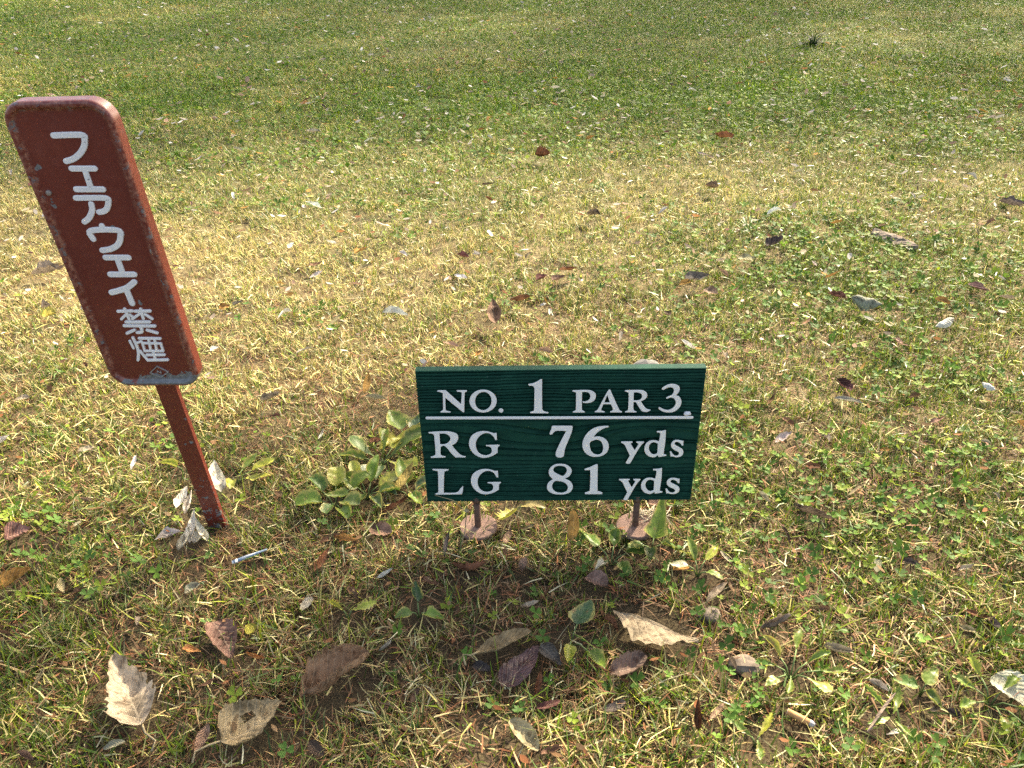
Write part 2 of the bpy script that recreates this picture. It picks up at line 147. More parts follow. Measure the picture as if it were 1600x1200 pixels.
(0.5116, 1.2322, -64.2, 0.0287, 0.0176, 'rough', 'brown', 15, 0.6, None, {}),
(0.4777, 0.9791, -37.4, 0.0705, 0.0291, 'lance', 'darkbrown', 35, 0.5, 'dark brown rolled strip right of the green sign bottom corner', {'big': 1}),
(0.5645, 1.0298, 32.6, 0.0542, 0.0063, 'lance', 'tan', 30, 0.2, 'tan straight stalk above the dark brown rolled strip', {}),
(0.9395, 1.2169, -77.6, 0.0281, 0.0177, 'ovate', 'ochre', 10, 0.6, None, {}),
(0.8371, 1.514, -79.3, 0.0532, 0.0213, 'serrate', 'pinktan', 10, 0.7, None, {}),
(0.669, 1.6211, 51.9, 0.0639, 0.0128, 'lance', 'brown', 15, 0.5, None, {}),
(1.0286, 1.7288, -54.5, 0.0399, 0.0229, 'lance', 'ochre', 10, 0.6, None, {}),
(0.5133, 1.0956, -31.9, 0.0247, 0.0171, 'rough', 'rust', 10, 0.6, None, {}),
(0.7877, 1.2303, 25.1, 0.0435, 0.0134, 'ovate', 'pinkbrown', 10, 0.6, None, {}),
(-0.0411, 1.6718, 94.2, 0.0815, 0.0423, 'ovate', 'mauve', 15, 0.5, 'mauve brown leaf standing above the left half of the green sign', {'big': 1, 'lift': 20}),
(-0.2733, 1.697, -20.9, 0.0711, 0.0264, 'lance', 'palegreen', 40, 0.2, 'pale green white rolled strip on the dry grass, left of the mauve standing leaf', {'big': 1}),
(-0.6297, 2.5023, -36.0, 0.09, 0.0257, 'tri', 'white', 10, 0.4, 'pale grey angular leaf on sunlit grass, right of the red sign lettering', {}),
(-0.1316, 1.5375, -25.3, 0.043, 0.0215, 'lance', 'pinktan', 15, 0.5, None, {}),
(-0.1271, 2.0304, -44.7, 0.0462, 0.0287, 'ovate', 'maroon', 15, 0.6, None, {}),
(0.0799, 1.8864, 51.9, 0.0502, 0.0252, 'ovate', 'maroon', 15, 0.6, None, {}),
(0.1214, 1.8813, 40.8, 0.0477, 0.0345, 'ovate', 'mauve', 20, 0.8, 'mauve leaf in a small heap above the heading of the green sign', {}),
(0.1485, 1.9339, 24.7, 0.0569, 0.028, 'lance', 'rust', 15, 0.6, None, {}),
(-0.0692, 1.4918, 53.4, 0.0309, 0.0164, 'tri', 'ochre', 10, 0.5, None, {}),
(-0.1288, 1.9058, -30.8, 0.0416, 0.0201, 'lance', 'white', 15, 0.6, None, {}),
(-0.0541, 2.1897, -76.1, 0.0742, 0.017, 'ovate', 'white', 15, 0.6, None, {}),
(-0.5105, 2.1644, -42.2, 0.0536, 0.0149, 'lance', 'white', 15, 0.6, None, {}),
(-0.6186, 2.1378, 76.0, 0.035, 0.0178, 'ovate', 'white', 10, 0.5, None, {}),
(-0.4177, 2.1059, 60.2, 0.065, 0.0265, 'ovate', 'ochre', 15, 0.8, None, {}),
(-0.526, 2.0097, 43.5, 0.0438, 0.0228, 'lance', 'brown', 15, 0.6, None, {}),
(-0.6622, 1.7639, 59.5, 0.0329, 0.0167, 'ovate', 'dark', 15, 0.6, None, {}),
(-0.686, 1.7394, 29.8, 0.0272, 0.0279, 'ovate', 'ochre', 10, 0.5, None, {}),
(-0.4696, 1.3187, 35.5, 0.0429, 0.0284, 'rough', 'greybrown', 30, 1.2, 'grey brown curled leaf on bare ground between the two signs', {}),
(-0.3504, 1.2063, 86.8, 0.0369, 0.0107, 'lance', 'white', 15, 0.9, None, {}),
(-0.6446, 1.5282, 50.2, 0.0222, 0.0173, 'lance', 'white', 15, 0.6, None, {}),
(0.024, 1.7673, 27.6, 0.0674, 0.0231, 'lance', 'rust', 20, 0.8, None, {}),
(-0.8334, 3.4705, -31.3, 0.0913, 0.0449, 'ovate', 'cream', 10, 0.5, 'cream leaf on the shade edge, level with the top of the red sign', {}),
(0.1247, 3.0503, -10.5, 0.0616, 0.0874, 'rough', 'darkrust', 20, 0.9, 'dark rust leaf alone in the upper middle of the lawn', {}),
(0.8798, 3.3246, -48.0, 0.0874, 0.0514, 'rough', 'rust', 20, 0.9, 'rust leaf on the shade edge, upper right of the lawn', {}),
(0.6736, 2.622, -42.5, 0.0533, 0.0418, 'ellipse', 'darkbrown', 15, 0.8, None, {}),
(0.2554, 2.3683, -22.5, 0.0493, 0.0454, 'ellipse', 'darkbrown', 15, 0.7, None, {}),
(1.5785, 2.4353, -35.3, 0.0786, 0.0664, 'lance', 'darkgrey', 25, 0.6, 'dark grey narrow leaf cut by the right edge, upper part of the lawn', {}),
(-1.2383, 1.9892, 30.3, 0.0738, 0.0643, 'lance', 'greybrown', 35, 0.3, 'grey rolled leaf poking out left of the red sign panel', {'big': 1}),
(-0.6624, 1.1288, 99.4, 0.0435, 0.0116, 'lance', 'white', 20, 0.5, 'white petal shaped leaf left of the red sign post', {}),
(-0.7639, 1.1714, 31.0, 0.0295, 0.0179, 'lance', 'cream', 15, 0.5, None, {}),
(-0.9496, 1.3197, 17.3, 0.0293, 0.0205, 'lance', 'cream', 15, 0.5, None, {}),
(-1.0855, 1.6988, 17.4, 0.0316, 0.0464, 'ellipse', 'yellow', 10, 0.5, 'yellow round leaf left of the lower half of the red sign', {}),
(-1.1189, 1.7497, 32.9, 0.0251, 0.0483, 'ovate', 'greybrown', 15, 0.7, None, {}),
(-1.0985, 1.7945, -49.2, 0.0644, 0.01, 'lance', 'cream', 15, 0.5, None, {}),
(-0.7672, 0.9454, 38.3, 0.0394, 0.0439, 'ovate', 'pinkbrown', 20, 0.7, 'reddish brown leaf near the left edge, level with the foot of the red post', {'big': 1}),
(-0.535, 0.9418, 27.2, 0.0404, 0.0291, 'tri', 'greige', 15, 0.6, 'pale grey leaf lying left of the heap at the red post', {}),
(-0.5391, 1.023, 79.3, 0.0447, 0.0273, 'ovate', 'bleach', 25, 0.7, 'HEAP', {'lift': 17}),
(-0.5227, 1.0079, 89.0, 0.0467, 0.0252, 'ovate', 'bleach', 25, 0.9, 'HEAP', {'lift': 20}),
(-0.495, 1.0708, 112.8, 0.0655, 0.0347, 'ovate', 'bleach', 20, 0.6, 'HEAP', {'lift': 25}),
(-0.4977, 0.9509, 99.5, 0.065, 0.024, 'ovate', 'bleach', 25, 0.7, 'HEAP', {'lift': 17}),
(-0.5032, 0.9265, 87.2, 0.0469, 0.0261, 'ovate', 'bleach', 20, 0.8, 'HEAP', {'lift': 12}),
(-0.4809, 0.9341, 67.5, 0.0309, 0.0307, 'ovate', 'bleach', 20, 0.6, 'HEAP', {'lift': 11}),
(-0.4826, 0.9441, 124.2, 0.0537, 0.0203, 'ovate', 'bleach', 25, 0.7, 'HEAP', {'lift': 15}),
(0.0906, 0.9394, 81.9, 0.0483, 0.02, 'ellipse', 'ochre', 15, 0.3, 'ochre leaf standing upright between the two stakes under the green sign', {'big': 1, 'lift': 55}),
(-0.0883, 0.9983, 71.5, 0.0264, 0.0109, 'lance', 'ochre', 20, 0.5, 'narrow ochre leaf behind the left stake, under the green sign', {'lift': 25}),
(-0.1001, 0.9076, 80.2, 0.0468, 0.0109, 'lance', 'greybrown', 40, 0.4, 'grey brown rolled leaf leaning left of the left stake', {'lift': 25}),
(-0.0076, 0.9293, 71.0, 0.0304, 0.0153, 'ovate', 'pinktan', 20, 0.6, 'pinkish tan cupped leaf right of the left stake', {'lift': 20}),
(0.0238, 0.9554, 33.4, 0.0292, 0.0113, 'lance', 'tan', 20, 0.6, None, {}),
(0.2317, 1.0048, -17.1, 0.0289, 0.0196, 'ellipse', 'pinkbrown', 15, 0.5, None, {}),
(0.2466, 0.9887, 20.4, 0.0303, 0.0116, 'lance', 'rust', 15, 0.6, None, {}),
(-0.1797, 1.0596, 66.7, 0.0679, 0.0226, 'lance', 'ochrefade', 20, 0.5, 'long faded ochre leaf leaning against the left edge of the green sign', {'big': 1, 'lift': 20}),
(-0.188, 1.0054, 46.4, 0.0587, 0.0199, 'lance', 'darkrust', 35, 0.5, 'dark rust rolled leaf under the bottom left corner of the green sign', {'big': 1}),
(-0.2055, 0.9448, -17.8, 0.0404, 0.0306, 'ellipse', 'pinkbrown', 12, 0.6, 'pink brown oval leaf left of the left stake', {'big': 1}),
(-0.2573, 0.9253, -16.3, 0.043, 0.0172, 'lance', 'ochre', 25, 1.0, None, {}),
(-0.2797, 0.9285, 28.3, 0.0354, 0.0161, 'lance', 'brown', 20, 0.7, None, {}),
(-0.1179, 0.8371, -24.5, 0.0315, 0.0134, 'ovate', 'brown', 15, 0.7, None, {}),
(0.2455, 0.8629, 21.1, 0.0282, 0.0198, 'ellipse', 'ochre', 15, 0.4, 'ochre oval leaf right of the right stake, among clover', {}),
(0.6083, 0.7446, -29.4, 0.023, 0.015, 'lance', 'tan', 15, 0.6, None, {}),
]
SPOTS = {'butt0': (0.3289, 0.6223), 'butt1': (0.3565, 0.6044), 'tube0': (-0.4137, 0.877), 'tube1': (-0.3688, 0.8993), 'rock': (0.2741, 1.4351), 'bark0': (1.0728, 2.2568), 'bark1': (1.1424, 2.1123), 'tuft_dark': (2.0791, 5.8563), 'tuft_a': (0.3173, 2.7168), 'tuft_b': (0.7161, 2.2889), 'disc0': (-0.0541, 0.965), 'disc1': (0.1927, 0.9612), 'weedA': (-0.2916, 1.0219), 'weedB': (-0.2297, 1.1341), 'weedC': (0.2105, 0.913), 'weedD': (0.1462, 0.889), 'weedE': (-0.1963, 1.2118), 'weedF': (0.3519, 0.6802), 'weedG': (0.5897, 0.6419), 'weedH': (-0.4775, 1.0928), 'weedI': (0.0031, 1.0092), 'ivy': (0.0763, 0.7406), 'sprigA': (-0.1325, 0.7861), 'sprigB': (-0.2293, 0.7793), 'clod0': (0.2716, 0.7806), 'clod1': (0.2981, 0.6938), 'stalk': (-0.0596, 1.0102), 'weedJ': (-0.2425, 1.0458), 'weedK': (-0.5733, 1.1214), 'weedL': (0.4507, 0.612), 'weedM': (0.2702, 0.8606), 'sage0': (1.7914, 6.0839), 'weedN': (0.5093, 0.6569), 'weedP': (-0.1729, 1.0447), 'weedQ': (0.2813, 0.5841)}
PAL = dict(cream=(.43,.385,.26), palecream=(.52,.47,.36), bleach=(.78,.71,.56), tan=(.36,.30,.165), pinktan=(.38,.25,.17), mauve=(.19,.115,.085),
    orange=(.40,.18,.06), yellow=(.46,.42,.08), ochre=(.42,.24,.07), ochrefade=(.38,.30,.10), brown=(.20,.115,.065),
    brown2=(.19,.135,.10), bigbrown=(.30,.205,.115), rust=(.21,.09,.045), darkrust=(.12,.052,.028), grey=(.38,.34,.26),
    greige=(.42,.38,.32), olive=(.26,.21,.11), purple=(.085,.04,.042), maroon=(.13,.055,.05), darkgrey=(.12,.10,.085),
    dark=(.065,.055,.05), darkbrown=(.12,.085,.06), pinkbrown=(.28,.16,.12), khaki=(.31,.265,.165), greybrown=(.26,.21,.16),
    taupe=(.31,.24,.175), palegrey=(.52,.51,.39), greyolive=(.27,.26,.19), white=(.66,.63,.55), palegreen=(.56,.58,.43),
    leafgreen=(.09,.16,.025), paleleaf=(.15,.235,.03), yellowleaf=(.36,.39,.05), bluegreen=(.065,.13,.055), darkgreen=(.035,.07,.02))

BRNC = np.array([(.18,.10,.05), (.11,.07,.04), (.26,.15,.075), (.22,.09,.04), (.32,.21,.11), (.28,.13,.06)])
# ------------------------------------------------------------------ helpers
def lerp(a, b, t): return a + (b - a) * t

_rs = np.random.RandomState(11)
_LAT = _rs.rand(256, 256)
def vnoise(x, y, s, seed=0):
    """smooth value noise, 0..1, cell size s"""
    x = np.asarray(x, float) / s + seed * 17.3 + 1000; y = np.asarray(y, float) / s + seed * 9.7 + 1000
    xi = np.floor(x).astype(int); yi = np.floor(y).astype(int); fx = x - xi; fy = y - yi
    fx = fx * fx * (3 - 2 * fx); fy = fy * fy * (3 - 2 * fy)
    g = lambda i, j: _LAT[(xi + i) % 256, (yi + j) % 256]
    return (g(0,0)*(1-fx)+g(1,0)*fx)*(1-fy) + (g(0,1)*(1-fx)+g(1,1)*fx)*fy
def fbm(x, y, s, seed=0, n=3):
    t = 0; a = 1; w = 0
    for i in range(n):
        t = t + a * vnoise(x, y, s / 2**i, seed + i); w += a; a *= .5
    return t / w
def gz(x, y):
    """height of the soil"""
    d = np.hypot(np.asarray(x, float), np.asarray(y, float))
    return (fbm(x, y, .55, 3) - .5) * .026 + (vnoise(x, y, .13, 8) - .5) * .008 + np.clip(d - 9, 0, 60) * .004 * (vnoise(x, y, 9, 5) - .3)

def put(o, parent=None):
    COL.objects.link(o)
    if parent is not None: o.parent = parent
    return o
def tag(o, label=None, cat=None, group=None, kind=None):
    if label: o['label'] = label
    if cat: o['category'] = cat
    if group: o['group'] = group
    if kind: o['kind'] = kind
    return o
def empty(name, loc=(0,0,0), label=None, cat=None, group=None):
    o = bpy.data.objects.new(name, None); o.empty_display_size = .02; o.location = loc
    return tag(put(o), label, cat, group)
def mesh(name, verts, faces, mats, parent=None, smooth=False, fmat=None):
    me = bpy.data.meshes.new(name)
    me.from_pydata([tuple(v) for v in verts], [], [tuple(f) for f in faces])
    for m in (mats if isinstance(mats, (list, tuple)) else [mats]): me.materials.append(m)
    if smooth: me.polygons.foreach_set('use_smooth', [True] * len(me.polygons))
    if fmat is not None: me.polygons.foreach_set('material_index', fmat)
    me.update()
    return put(bpy.data.objects.new(name, me), parent)
def np_mesh(name, V, T, col, mat, parent=None):
    """fast triangle mesh with a colour per point"""
    me = bpy.data.meshes.new(name); n = len(V); k = len(T)
    me.vertices.add(n); me.vertices.foreach_set('co', np.ascontiguousarray(V, np.float32).ravel())
    me.loops.add(3 * k); me.loops.foreach_set('vertex_index', np.ascontiguousarray(T, np.int32).ravel())
    me.polygons.add(k); me.polygons.foreach_set('loop_start', np.arange(0, 3 * k, 3, dtype=np.int32))
    me.update(calc_edges=True)
    a = me.attributes.new('tint', 'FLOAT_COLOR', 'POINT')
    c4 = np.ones((n, 4), np.float32); c4[:, :3] = col; a.data.foreach_set('color', c4.ravel())
    me.materials.append(mat)
    return put(bpy.data.objects.new(name, me), parent)
def tube(name, pts, rad, mat, parent=None, n=7, cap=True):
    """tapered tube through points"""
    pts = [Vector(p) for p in pts]; rad = rad if isinstance(rad, (list, tuple)) else [rad] * len(pts)
    V = []; F = []
    up = Vector((.13, .31, .94))
    for i, p in enumerate(pts):
        d = (pts[min(i+1, len(pts)-1)] - pts[max(i-1, 0)]).normalized()
        a = d.cross(up)
        if a.length < .05: a = d.cross(Vector((1, 0, 0)))
        a.normalize(); b = d.cross(a)
        for k in range(n):
            t = 2 * math.pi * k / n; V.append(p + (a * math.cos(t) + b * math.sin(t)) * rad[i])
    for i in range(len(pts) - 1):
        for k in range(n):
            F.append((i*n+k, i*n+(k+1) % n, (i+1)*n+(k+1) % n, (i+1)*n+k))
    if cap: F.append(tuple(range(n))[::-1]); F.append(tuple(range((len(pts)-1)*n, len(pts)*n)))
    return mesh(name, V, F, mat, parent, True)

# ------------------------------------------------------------------ materials
class NT:
    def __init__(s, name, rough=.6, spec=.3):
        s.m = bpy.data.materials.new(name); s.m.use_nodes = True; s.t = s.m.node_tree; s.n = s.t.nodes; s.l = s.t.links
        s.p = s.n['Principled BSDF']; s.p.inputs['Roughness'].default_value = rough; s.p.inputs['Specular IOR Level'].default_value = spec
        s.out = s.n['Material Output']
    def new(s, typ, **kw):
        x = s.n.new(typ)
        for k, v in kw.items():
            if k.startswith('i_'): x.inputs[k[2:].replace('_', ' ')].default_value = v
            else: setattr(x, k, v)
        return x
    def link(s, a, b): s.l.new(a, b)
    def coord(s, kind='Object'): return s.new('ShaderNodeTexCoord').outputs[kind]
    def noise(s, vec, scale, detail=4, rough=.6, dist=0):
        x = s.new('ShaderNodeTexNoise'); x.inputs['Scale'].default_value = scale; x.inputs['Detail'].default_value = detail
        x.inputs['Roughness'].default_value = rough; x.inputs['Distortion'].default_value = dist
        if vec is not None: s.link(vec, x.inputs['Vector'])
        return x.outputs['Fac']
    def ramp(s, fac, stops):
        x = s.new('ShaderNodeValToRGB'); e = x.color_ramp.elements
        while len(e) < len(stops): e.new(.5)
        for q, (p, c) in zip(e, stops):
            q.position = p; q.color = (c[0], c[1], c[2], 1) if isinstance(c, (tuple, list)) else (c, c, c, 1)
        s.link(fac, x.inputs[0]); return x.outputs[0]
    def mix(s, fac, a, b, mode='MIX'):
        x = s.new('ShaderNodeMix', data_type='RGBA', blend_type=mode)
        for v, i in ((fac, 0), (a, 6), (b, 7)):
            if hasattr(v, 'is_linked'): s.link(v, x.inputs[i])
            elif i == 0: x.inputs[0].default_value = v
            else: x.inputs[i].default_value = (*v, 1)
        return x.outputs[2]
    def math(s, op, a, b=None):
        x = s.new('ShaderNodeMath', operation=op)
        for v, i in ((a, 0), (b, 1)):
            if v is None: continue
            if hasattr(v, 'is_linked'): s.link(v, x.inputs[i])
            else: x.inputs[i].default_value = v
        return x.outputs[0]
    def bump(s, h, strength=.3, dist=.002):
        x = s.new('ShaderNodeBump'); x.inputs['Strength'].default_value = strength; x.inputs['Distance'].default_value = dist
        s.link(h, x.inputs['Height']); s.link(x.outputs[0], s.p.inputs['Normal']); return x.outputs[0]
    def base(s, c): s.link(c, s.p.inputs['Base Color']) if hasattr(c, 'is_linked') else setattr(s.p.inputs['Base Color'], 'default_value', (*c, 1))
    def leafy(s, col, amount):
        tr = s.new('ShaderNodeBsdfTranslucent'); s.link(col, tr.inputs[0])
        mx = s.new('ShaderNodeMixShader'); mx.inputs[0].default_value = amount
        s.link(s.p.outputs[0], mx.inputs[1]); s.link(tr.outputs[0], mx.inputs[2]); s.link(mx.outputs[0], s.out.inputs[0])

def mat_blades(name, transl, rough=.5, spec=.3):
    t = NT(name, rough, spec); a = t.new('ShaderNodeAttribute'); a.attribute_name = 'tint'
    t.base(a.outputs['Color']); t.leafy(a.outputs['Color'], transl); return t.m
M_DRY = mat_blades('dry_grass', .20, .6, .2)
M_GRN = mat_blades('green_grass', .27, .42, .4)
M_CLO = mat_blades('clover', .32, .6, .15)
M_LIT = mat_blades('leaf_litter', .22, .8, .06)

def mat_soil():
    t = NT('soil', .95, .1); c = t.coord('Object')
    n1 = t.noise(c, 55, 6, .7); n2 = t.noise(c, 6, 4, .6); n3 = t.noise(c, 260, 3, .6)
    sp0 = t.new('ShaderNodeSeparateXYZ'); t.link(c, sp0.inputs[0]); sepy = t.math('MULTIPLY', sp0.outputs[1], .1)
    soil = t.ramp(n1, [(.25, (.014, .010, .007)), (.5, (.035, .025, .016)), (.75, (.085, .06, .036))])
    thatch = t.ramp(n3, [(.3, (.06, .045, .022)), (.5, (.16, .125, .062)), (.7, (.32, .26, .13))])
    col = t.mix(t.math('MULTIPLY', t.ramp(n2, [(.35, .25), (.55, 1.)]), t.ramp(sepy, [(.095, .30), (.14, 1.)])), soil, thatch)
    # turf colour beyond the modelled blades
    green = t.ramp(t.noise(c, 120, 4, .7), [(.3, (.035, .055, .012)), (.5, (.10, .13, .035)), (.7, (.24, .22, .10))])
    sep = t.new('ShaderNodeSeparateXYZ'); t.link(c, sep.inputs[0])
    far = t.ramp(t.math('MULTIPLY', sep.outputs[1], .1), [(.22, 0.), (.5, 1.)])
    col = t.mix(far, col, green); t.base(col); t.bump(n1, .9, .012); return t.m
M_SOIL = mat_soil()

def mat_leaf(name, transl=.17, rough=.75, spec=.08, mott=1.0):
    """dead leaf: object colour, blotches, veins that follow the leaf's own UV"""
    t = NT(name, rough, spec)
    oi = t.new('ShaderNodeObjectInfo'); uv = t.coord('UV'); oc = t.coord('Object')
    off = t.new('ShaderNodeVectorMath', operation='ADD'); t.link(oc, off.inputs[0])
    rnd = t.math('MULTIPLY', oi.outputs['Random'], 40.); cmb = t.new('ShaderNodeCombineXYZ'); t.link(rnd, cmb.inputs[0]); t.link(rnd, cmb.inputs[1])
    t.link(cmb.outputs[0], off.inputs[1]); v = off.outputs[0]
    sep = t.new('ShaderNodeSeparateXYZ'); t.link(uv, sep.inputs[0])
    au = t.math('ABSOLUTE', t.math('SUBTRACT', sep.outputs[0], .5))
    ph = t.math('SUBTRACT', sep.outputs[1], t.math('MULTIPLY', au, .55))
    side = t.math('ABSOLUTE', t.math('SINE', t.math('MULTIPLY', ph, 26.)))
    vein = t.math('MAXIMUM', t.math('LESS_THAN', side, .16), t.math('LESS_THAN', au, .018))
    blot = t.ramp(t.noise(v, 38, 5, .65, .4), [(.36, .34 if mott > .5 else .75), (.49, .9), (.66, 1.2)])
    fine = t.ramp(t.noise(v, 420, 3, .7), [(.3, .78), (.7, 1.15)])
    col = t.mix(1.0, oi.outputs['Color'], blot, 'MULTIPLY'); col = t.mix(1.0, col, fine, 'MULTIPLY')
    spots = t.ramp(t.noise(v, 95, 3, .5), [(.57, 0.), (.65, .8)])
    dk = t.mix(1.0, oi.outputs['Color'], (.30, .24, .22), 'MULTIPLY')
    col = t.mix(t.math('MULTIPLY', spots, .8 * mott), col, dk)
    lt = t.mix(.35, oi.outputs['Color'], (.62, .54, .38))
    col = t.mix(t.math('MULTIPLY', vein, .45 if mott > .5 else .22), col, lt)
    if mott < .5:      # yellowing, dried margins and bite marks on living leaves
        mg = t.math('ADD', t.math('MULTIPLY', au, 2.0), t.math('MULTIPLY', t.math('SUBTRACT', t.noise(v, 130, 4, .6), .5), 1.3))
        col = t.mix(t.ramp(mg, [(.62, 0.), (.95, .8)]), col, (.42, .36, .10))
        col = t.mix(t.ramp(t.noise(v, 75, 4, .6), [(.60, 0.), (.68, .7)]), col, (.26, .15, .06))
    t.base(col)
    t.bump(t.math('ADD', t.math('MULTIPLY', side, .6 if mott > .5 else .12), t.noise(v, 160, 4, .6)), .85 if mott > .5 else .3, .0016)
    t.leafy(col, transl); return t.m
M_LEAF = mat_leaf('fallen_leaf'); M_LEAFG = mat_leaf('glossy_leaf', .1, .4, .3); M_LIVE = mat_leaf('living_leaf', .32, .42, .4, .25)

def mat_tuft():
    t = NT('tuft_blade', .5, .3); oi = t.new('ShaderNodeObjectInfo'); t.base(oi.outputs['Color']); t.leafy(oi.outputs['Color'], .25); return t.m
M_TUFT = mat_tuft()
def mat_plain(name, col, rough=.6, spec=.3, metal=0, var=.25, scale=60, bump=.15):
    t = NT(name, rough, spec); c = t.coord('Object'); n = t.noise(c, scale, 5, .65)
    t.base(t.ramp(n, [(.25, tuple(v * (1 - var) for v in col)), (.75, tuple(min(1, v * (1 + var)) for v in col))]))
    t.p.inputs['Metallic'].default_value = metal; t.bump(n, bump, .001); return t.m

def mat_red():
    """old red enamel on cast alloy: faded patches, chips on the edges, the foot of the field worn to bare metal"""
    t = NT('red_enamel', .42, .45); c = t.coord('Object'); geo = t.new('ShaderNodeNewGeometry')
    fade = t.noise(c, 9, 5, .6); fine = t.noise(c, 130, 4, .7)
    paint = t.ramp(fade, [(.3, (.138, .027, .019)), (.55, (.165, .034, .022)), (.75, (.245, .06, .034))])
    paint = t.mix(t.ramp(fine, [(.5, 0.), (.9, .06)]), paint, (.36, .16, .11))
    wa = t.new('ShaderNodeAttribute'); wa.attribute_name = 'wear'; edge = wa.outputs['Fac']
    paint = t.mix(t.math('MULTIPLY', edge, t.ramp(t.noise(c, 160, 3, .6), [(.42, 0.), (.62, .75)])), paint, (.42, .20, .13))
    chipn = t.noise(c, 120, 5, .65); chips = t.math('MULTIPLY', edge, t.ramp(chipn, [(.575, 0.), (.60, 1.)]))
    flecks = t.ramp(t.noise(c, 48, 3, .5), [(.695, 0.), (.71, 1.)])
    sep = t.new('ShaderNodeSeparateXYZ'); t.link(c, sep.inputs[0])
    low = t.math('ADD', t.math('MULTIPLY', t.math('SUBTRACT', .3145, sep.outputs[2]), 34.), t.math('MULTIPLY', t.math('SUBTRACT', t.noise(c, 60, 4, .6), .5), 1.5))
    above = t.math('GREATER_THAN', sep.outputs[2], .2905)
    right = t.ramp(t.math('ADD', t.math('MULTIPLY', sep.outputs[0], 8.), .5), [(.18, .0), (.42, .35)])
    foot = t.math('MULTIPLY', t.math('GREATER_THAN', t.math('ADD', low, t.math('SUBTRACT', right, .35)), .30), above)
    postlow = t.math('MULTIPLY', t.math('LESS_THAN', sep.outputs[2], .20), t.math('GREATER_THAN', t.math('SUBTRACT', t.noise(c, 85, 5, .7), t.math('MULTIPLY', sep.outputs[2], 1.1)), .50))
    mask = t.math('MAXIMUM', t.math('MAXIMUM', chips, flecks), t.math('MAXIMUM', foot, postlow))
    bare = t.ramp(t.noise(c, 200, 4, .6), [(.3, (.11, .11, .105)), (.7, (.22, .22, .21))])
    t.base(t.mix(mask, paint, bare)); t.bump(t.math('SUBTRACT', t.math('MULTIPLY', fine, .12), mask), .3, .0005)
    t.link(t.ramp(fine, [(.3, .27), (.8, .5)]), t.p.inputs['Roughness']); return t.m
M_RED = mat_red()
def mat_enamel(name, col):
    t = NT(name, .55, .3); c = t.coord('Object'); n = t.noise(c, 240, 4, .7); ch = t.ramp(t.noise(c, 190, 3, .55), [(.70, 0.), (.73, 1.)])
    base = t.ramp(t.noise(c, 25, 4, .6), [(.3, tuple(v * .9 for v in col)), (.7, col)])
    t.base(t.mix(t.math('MULTIPLY', ch, .75), base, (.10, .10, .10))); t.bump(n, .12, .0005); return t.m
M_WHITE = mat_enamel('white_enamel', (.86, .83, .77))
def mat_green():
    t = NT('green_paint', .72, .10); c = t.coord('Object')
    mp = t.new('ShaderNodeMapping'); mp.inputs['Scale'].default_value = (12, 60, 420); t.link(c, mp.inputs[0])
    g = t.noise(mp.outputs[0], 1, 5, .7); n = t.noise(c, 35, 5, .65)
    col = t.ramp(n, [(.3, (.006, .036, .024)), (.6, (.008, .055, .034)), (.8, (.018, .076, .050))])
    spk = t.ramp(t.noise(c, 330, 2, .5), [(.725, 0.), (.76, .35)])
    t.base(t.mix(spk, col, (.25, .26, .22))); t.bump(g, .25, .0008); return t.m
M_GREEN = mat_green()
M_RUST = mat_plain('rusty_rod', (.11, .062, .042), .75, .3, 0, .45, 120, .4)
M_DISC = mat_plain('weathered_disc', (.20, .13, .10), .9, .15, 0, .4, 60, .5)
M_BOLT = mat_plain('bolt_metal', (.32, .28, .24), .5, .5, .4, .3, 200)
M_ALLOY = mat_plain('bare_alloy', (.34, .33, .31), .5, .5, .3, .25, 200)
M_STONE = mat_plain('stone', (.15, .145, .13), .9, .2, 0, .4, 60, .8)
M_CLOD = mat_plain('dry_soil_clod', (.16, .13, .10), .95, .1, 0, .4, 90, .8)
M_BARKP = mat_plain('weathered_wood', (.17, .14, .11), .9, .1, 0, .45, 80, .8)
M_STRAW = mat_plain('straw', (.50, .43, .30), .7, .25, 0, .25, 100, .1)
M_CORK = mat_plain('cork_paper', (.50, .27, .11), .7, .25, 0, .3, 300, .1)
M_ASH = mat_plain('burnt_paper', (.40, .38, .36), .9, .1, 0, .5, 300, .2)
M_PAPER = mat_plain('white_paper', (.72, .72, .70), .8, .2, 0, .1, 200, .1)
M_BLUE = mat_plain('blue_paper', (.20, .27, .34), .7, .2, 0, .35, 220, .1)
M_STALK = mat_plain('leaf_stalk', (.30, .24, .13), .7, .25, 0, .3, 90, .2)
M_GSTALK = mat_plain('green_stalk', (.13, .19, .06), .6, .3, 0, .3, 90, .1)
M_BARK = mat_plain('tree_bark', (.13, .10, .075), .95, .1, 0, .4, 14, .9)

# ------------------------------------------------------------------ the ground
def build_ground():
    def axis(lo, hi, n, c, k):
        a0, a1 = math.asinh((lo - c) / k), math.asinh((hi - c) / k)
        return c + k * np.sinh(np.linspace(a0, a1, n))
    xs = axis(-60, 60, 230, 0, 1.6); ys = axis(-20, 90, 230, 1.2, 1.6)
    X, Y = np.meshgrid(xs, ys); Z = gz(X, Y)
    V = np.stack([X, Y, Z], -1).reshape(-1, 3); nx = len(xs)
    i = np.arange(len(ys) - 1)[:, None] * nx + np.arange(nx - 1)[None, :]; i = i.ravel()
    F = np.stack([i, i + 1, i + nx + 1, i + nx], -1)
    o = mesh('lawn_ground', V, F.tolist(), M_SOIL, None, True); tag(o, 'bare soil and thatch under the lawn', None, None, 'structure'); return o
build_ground()

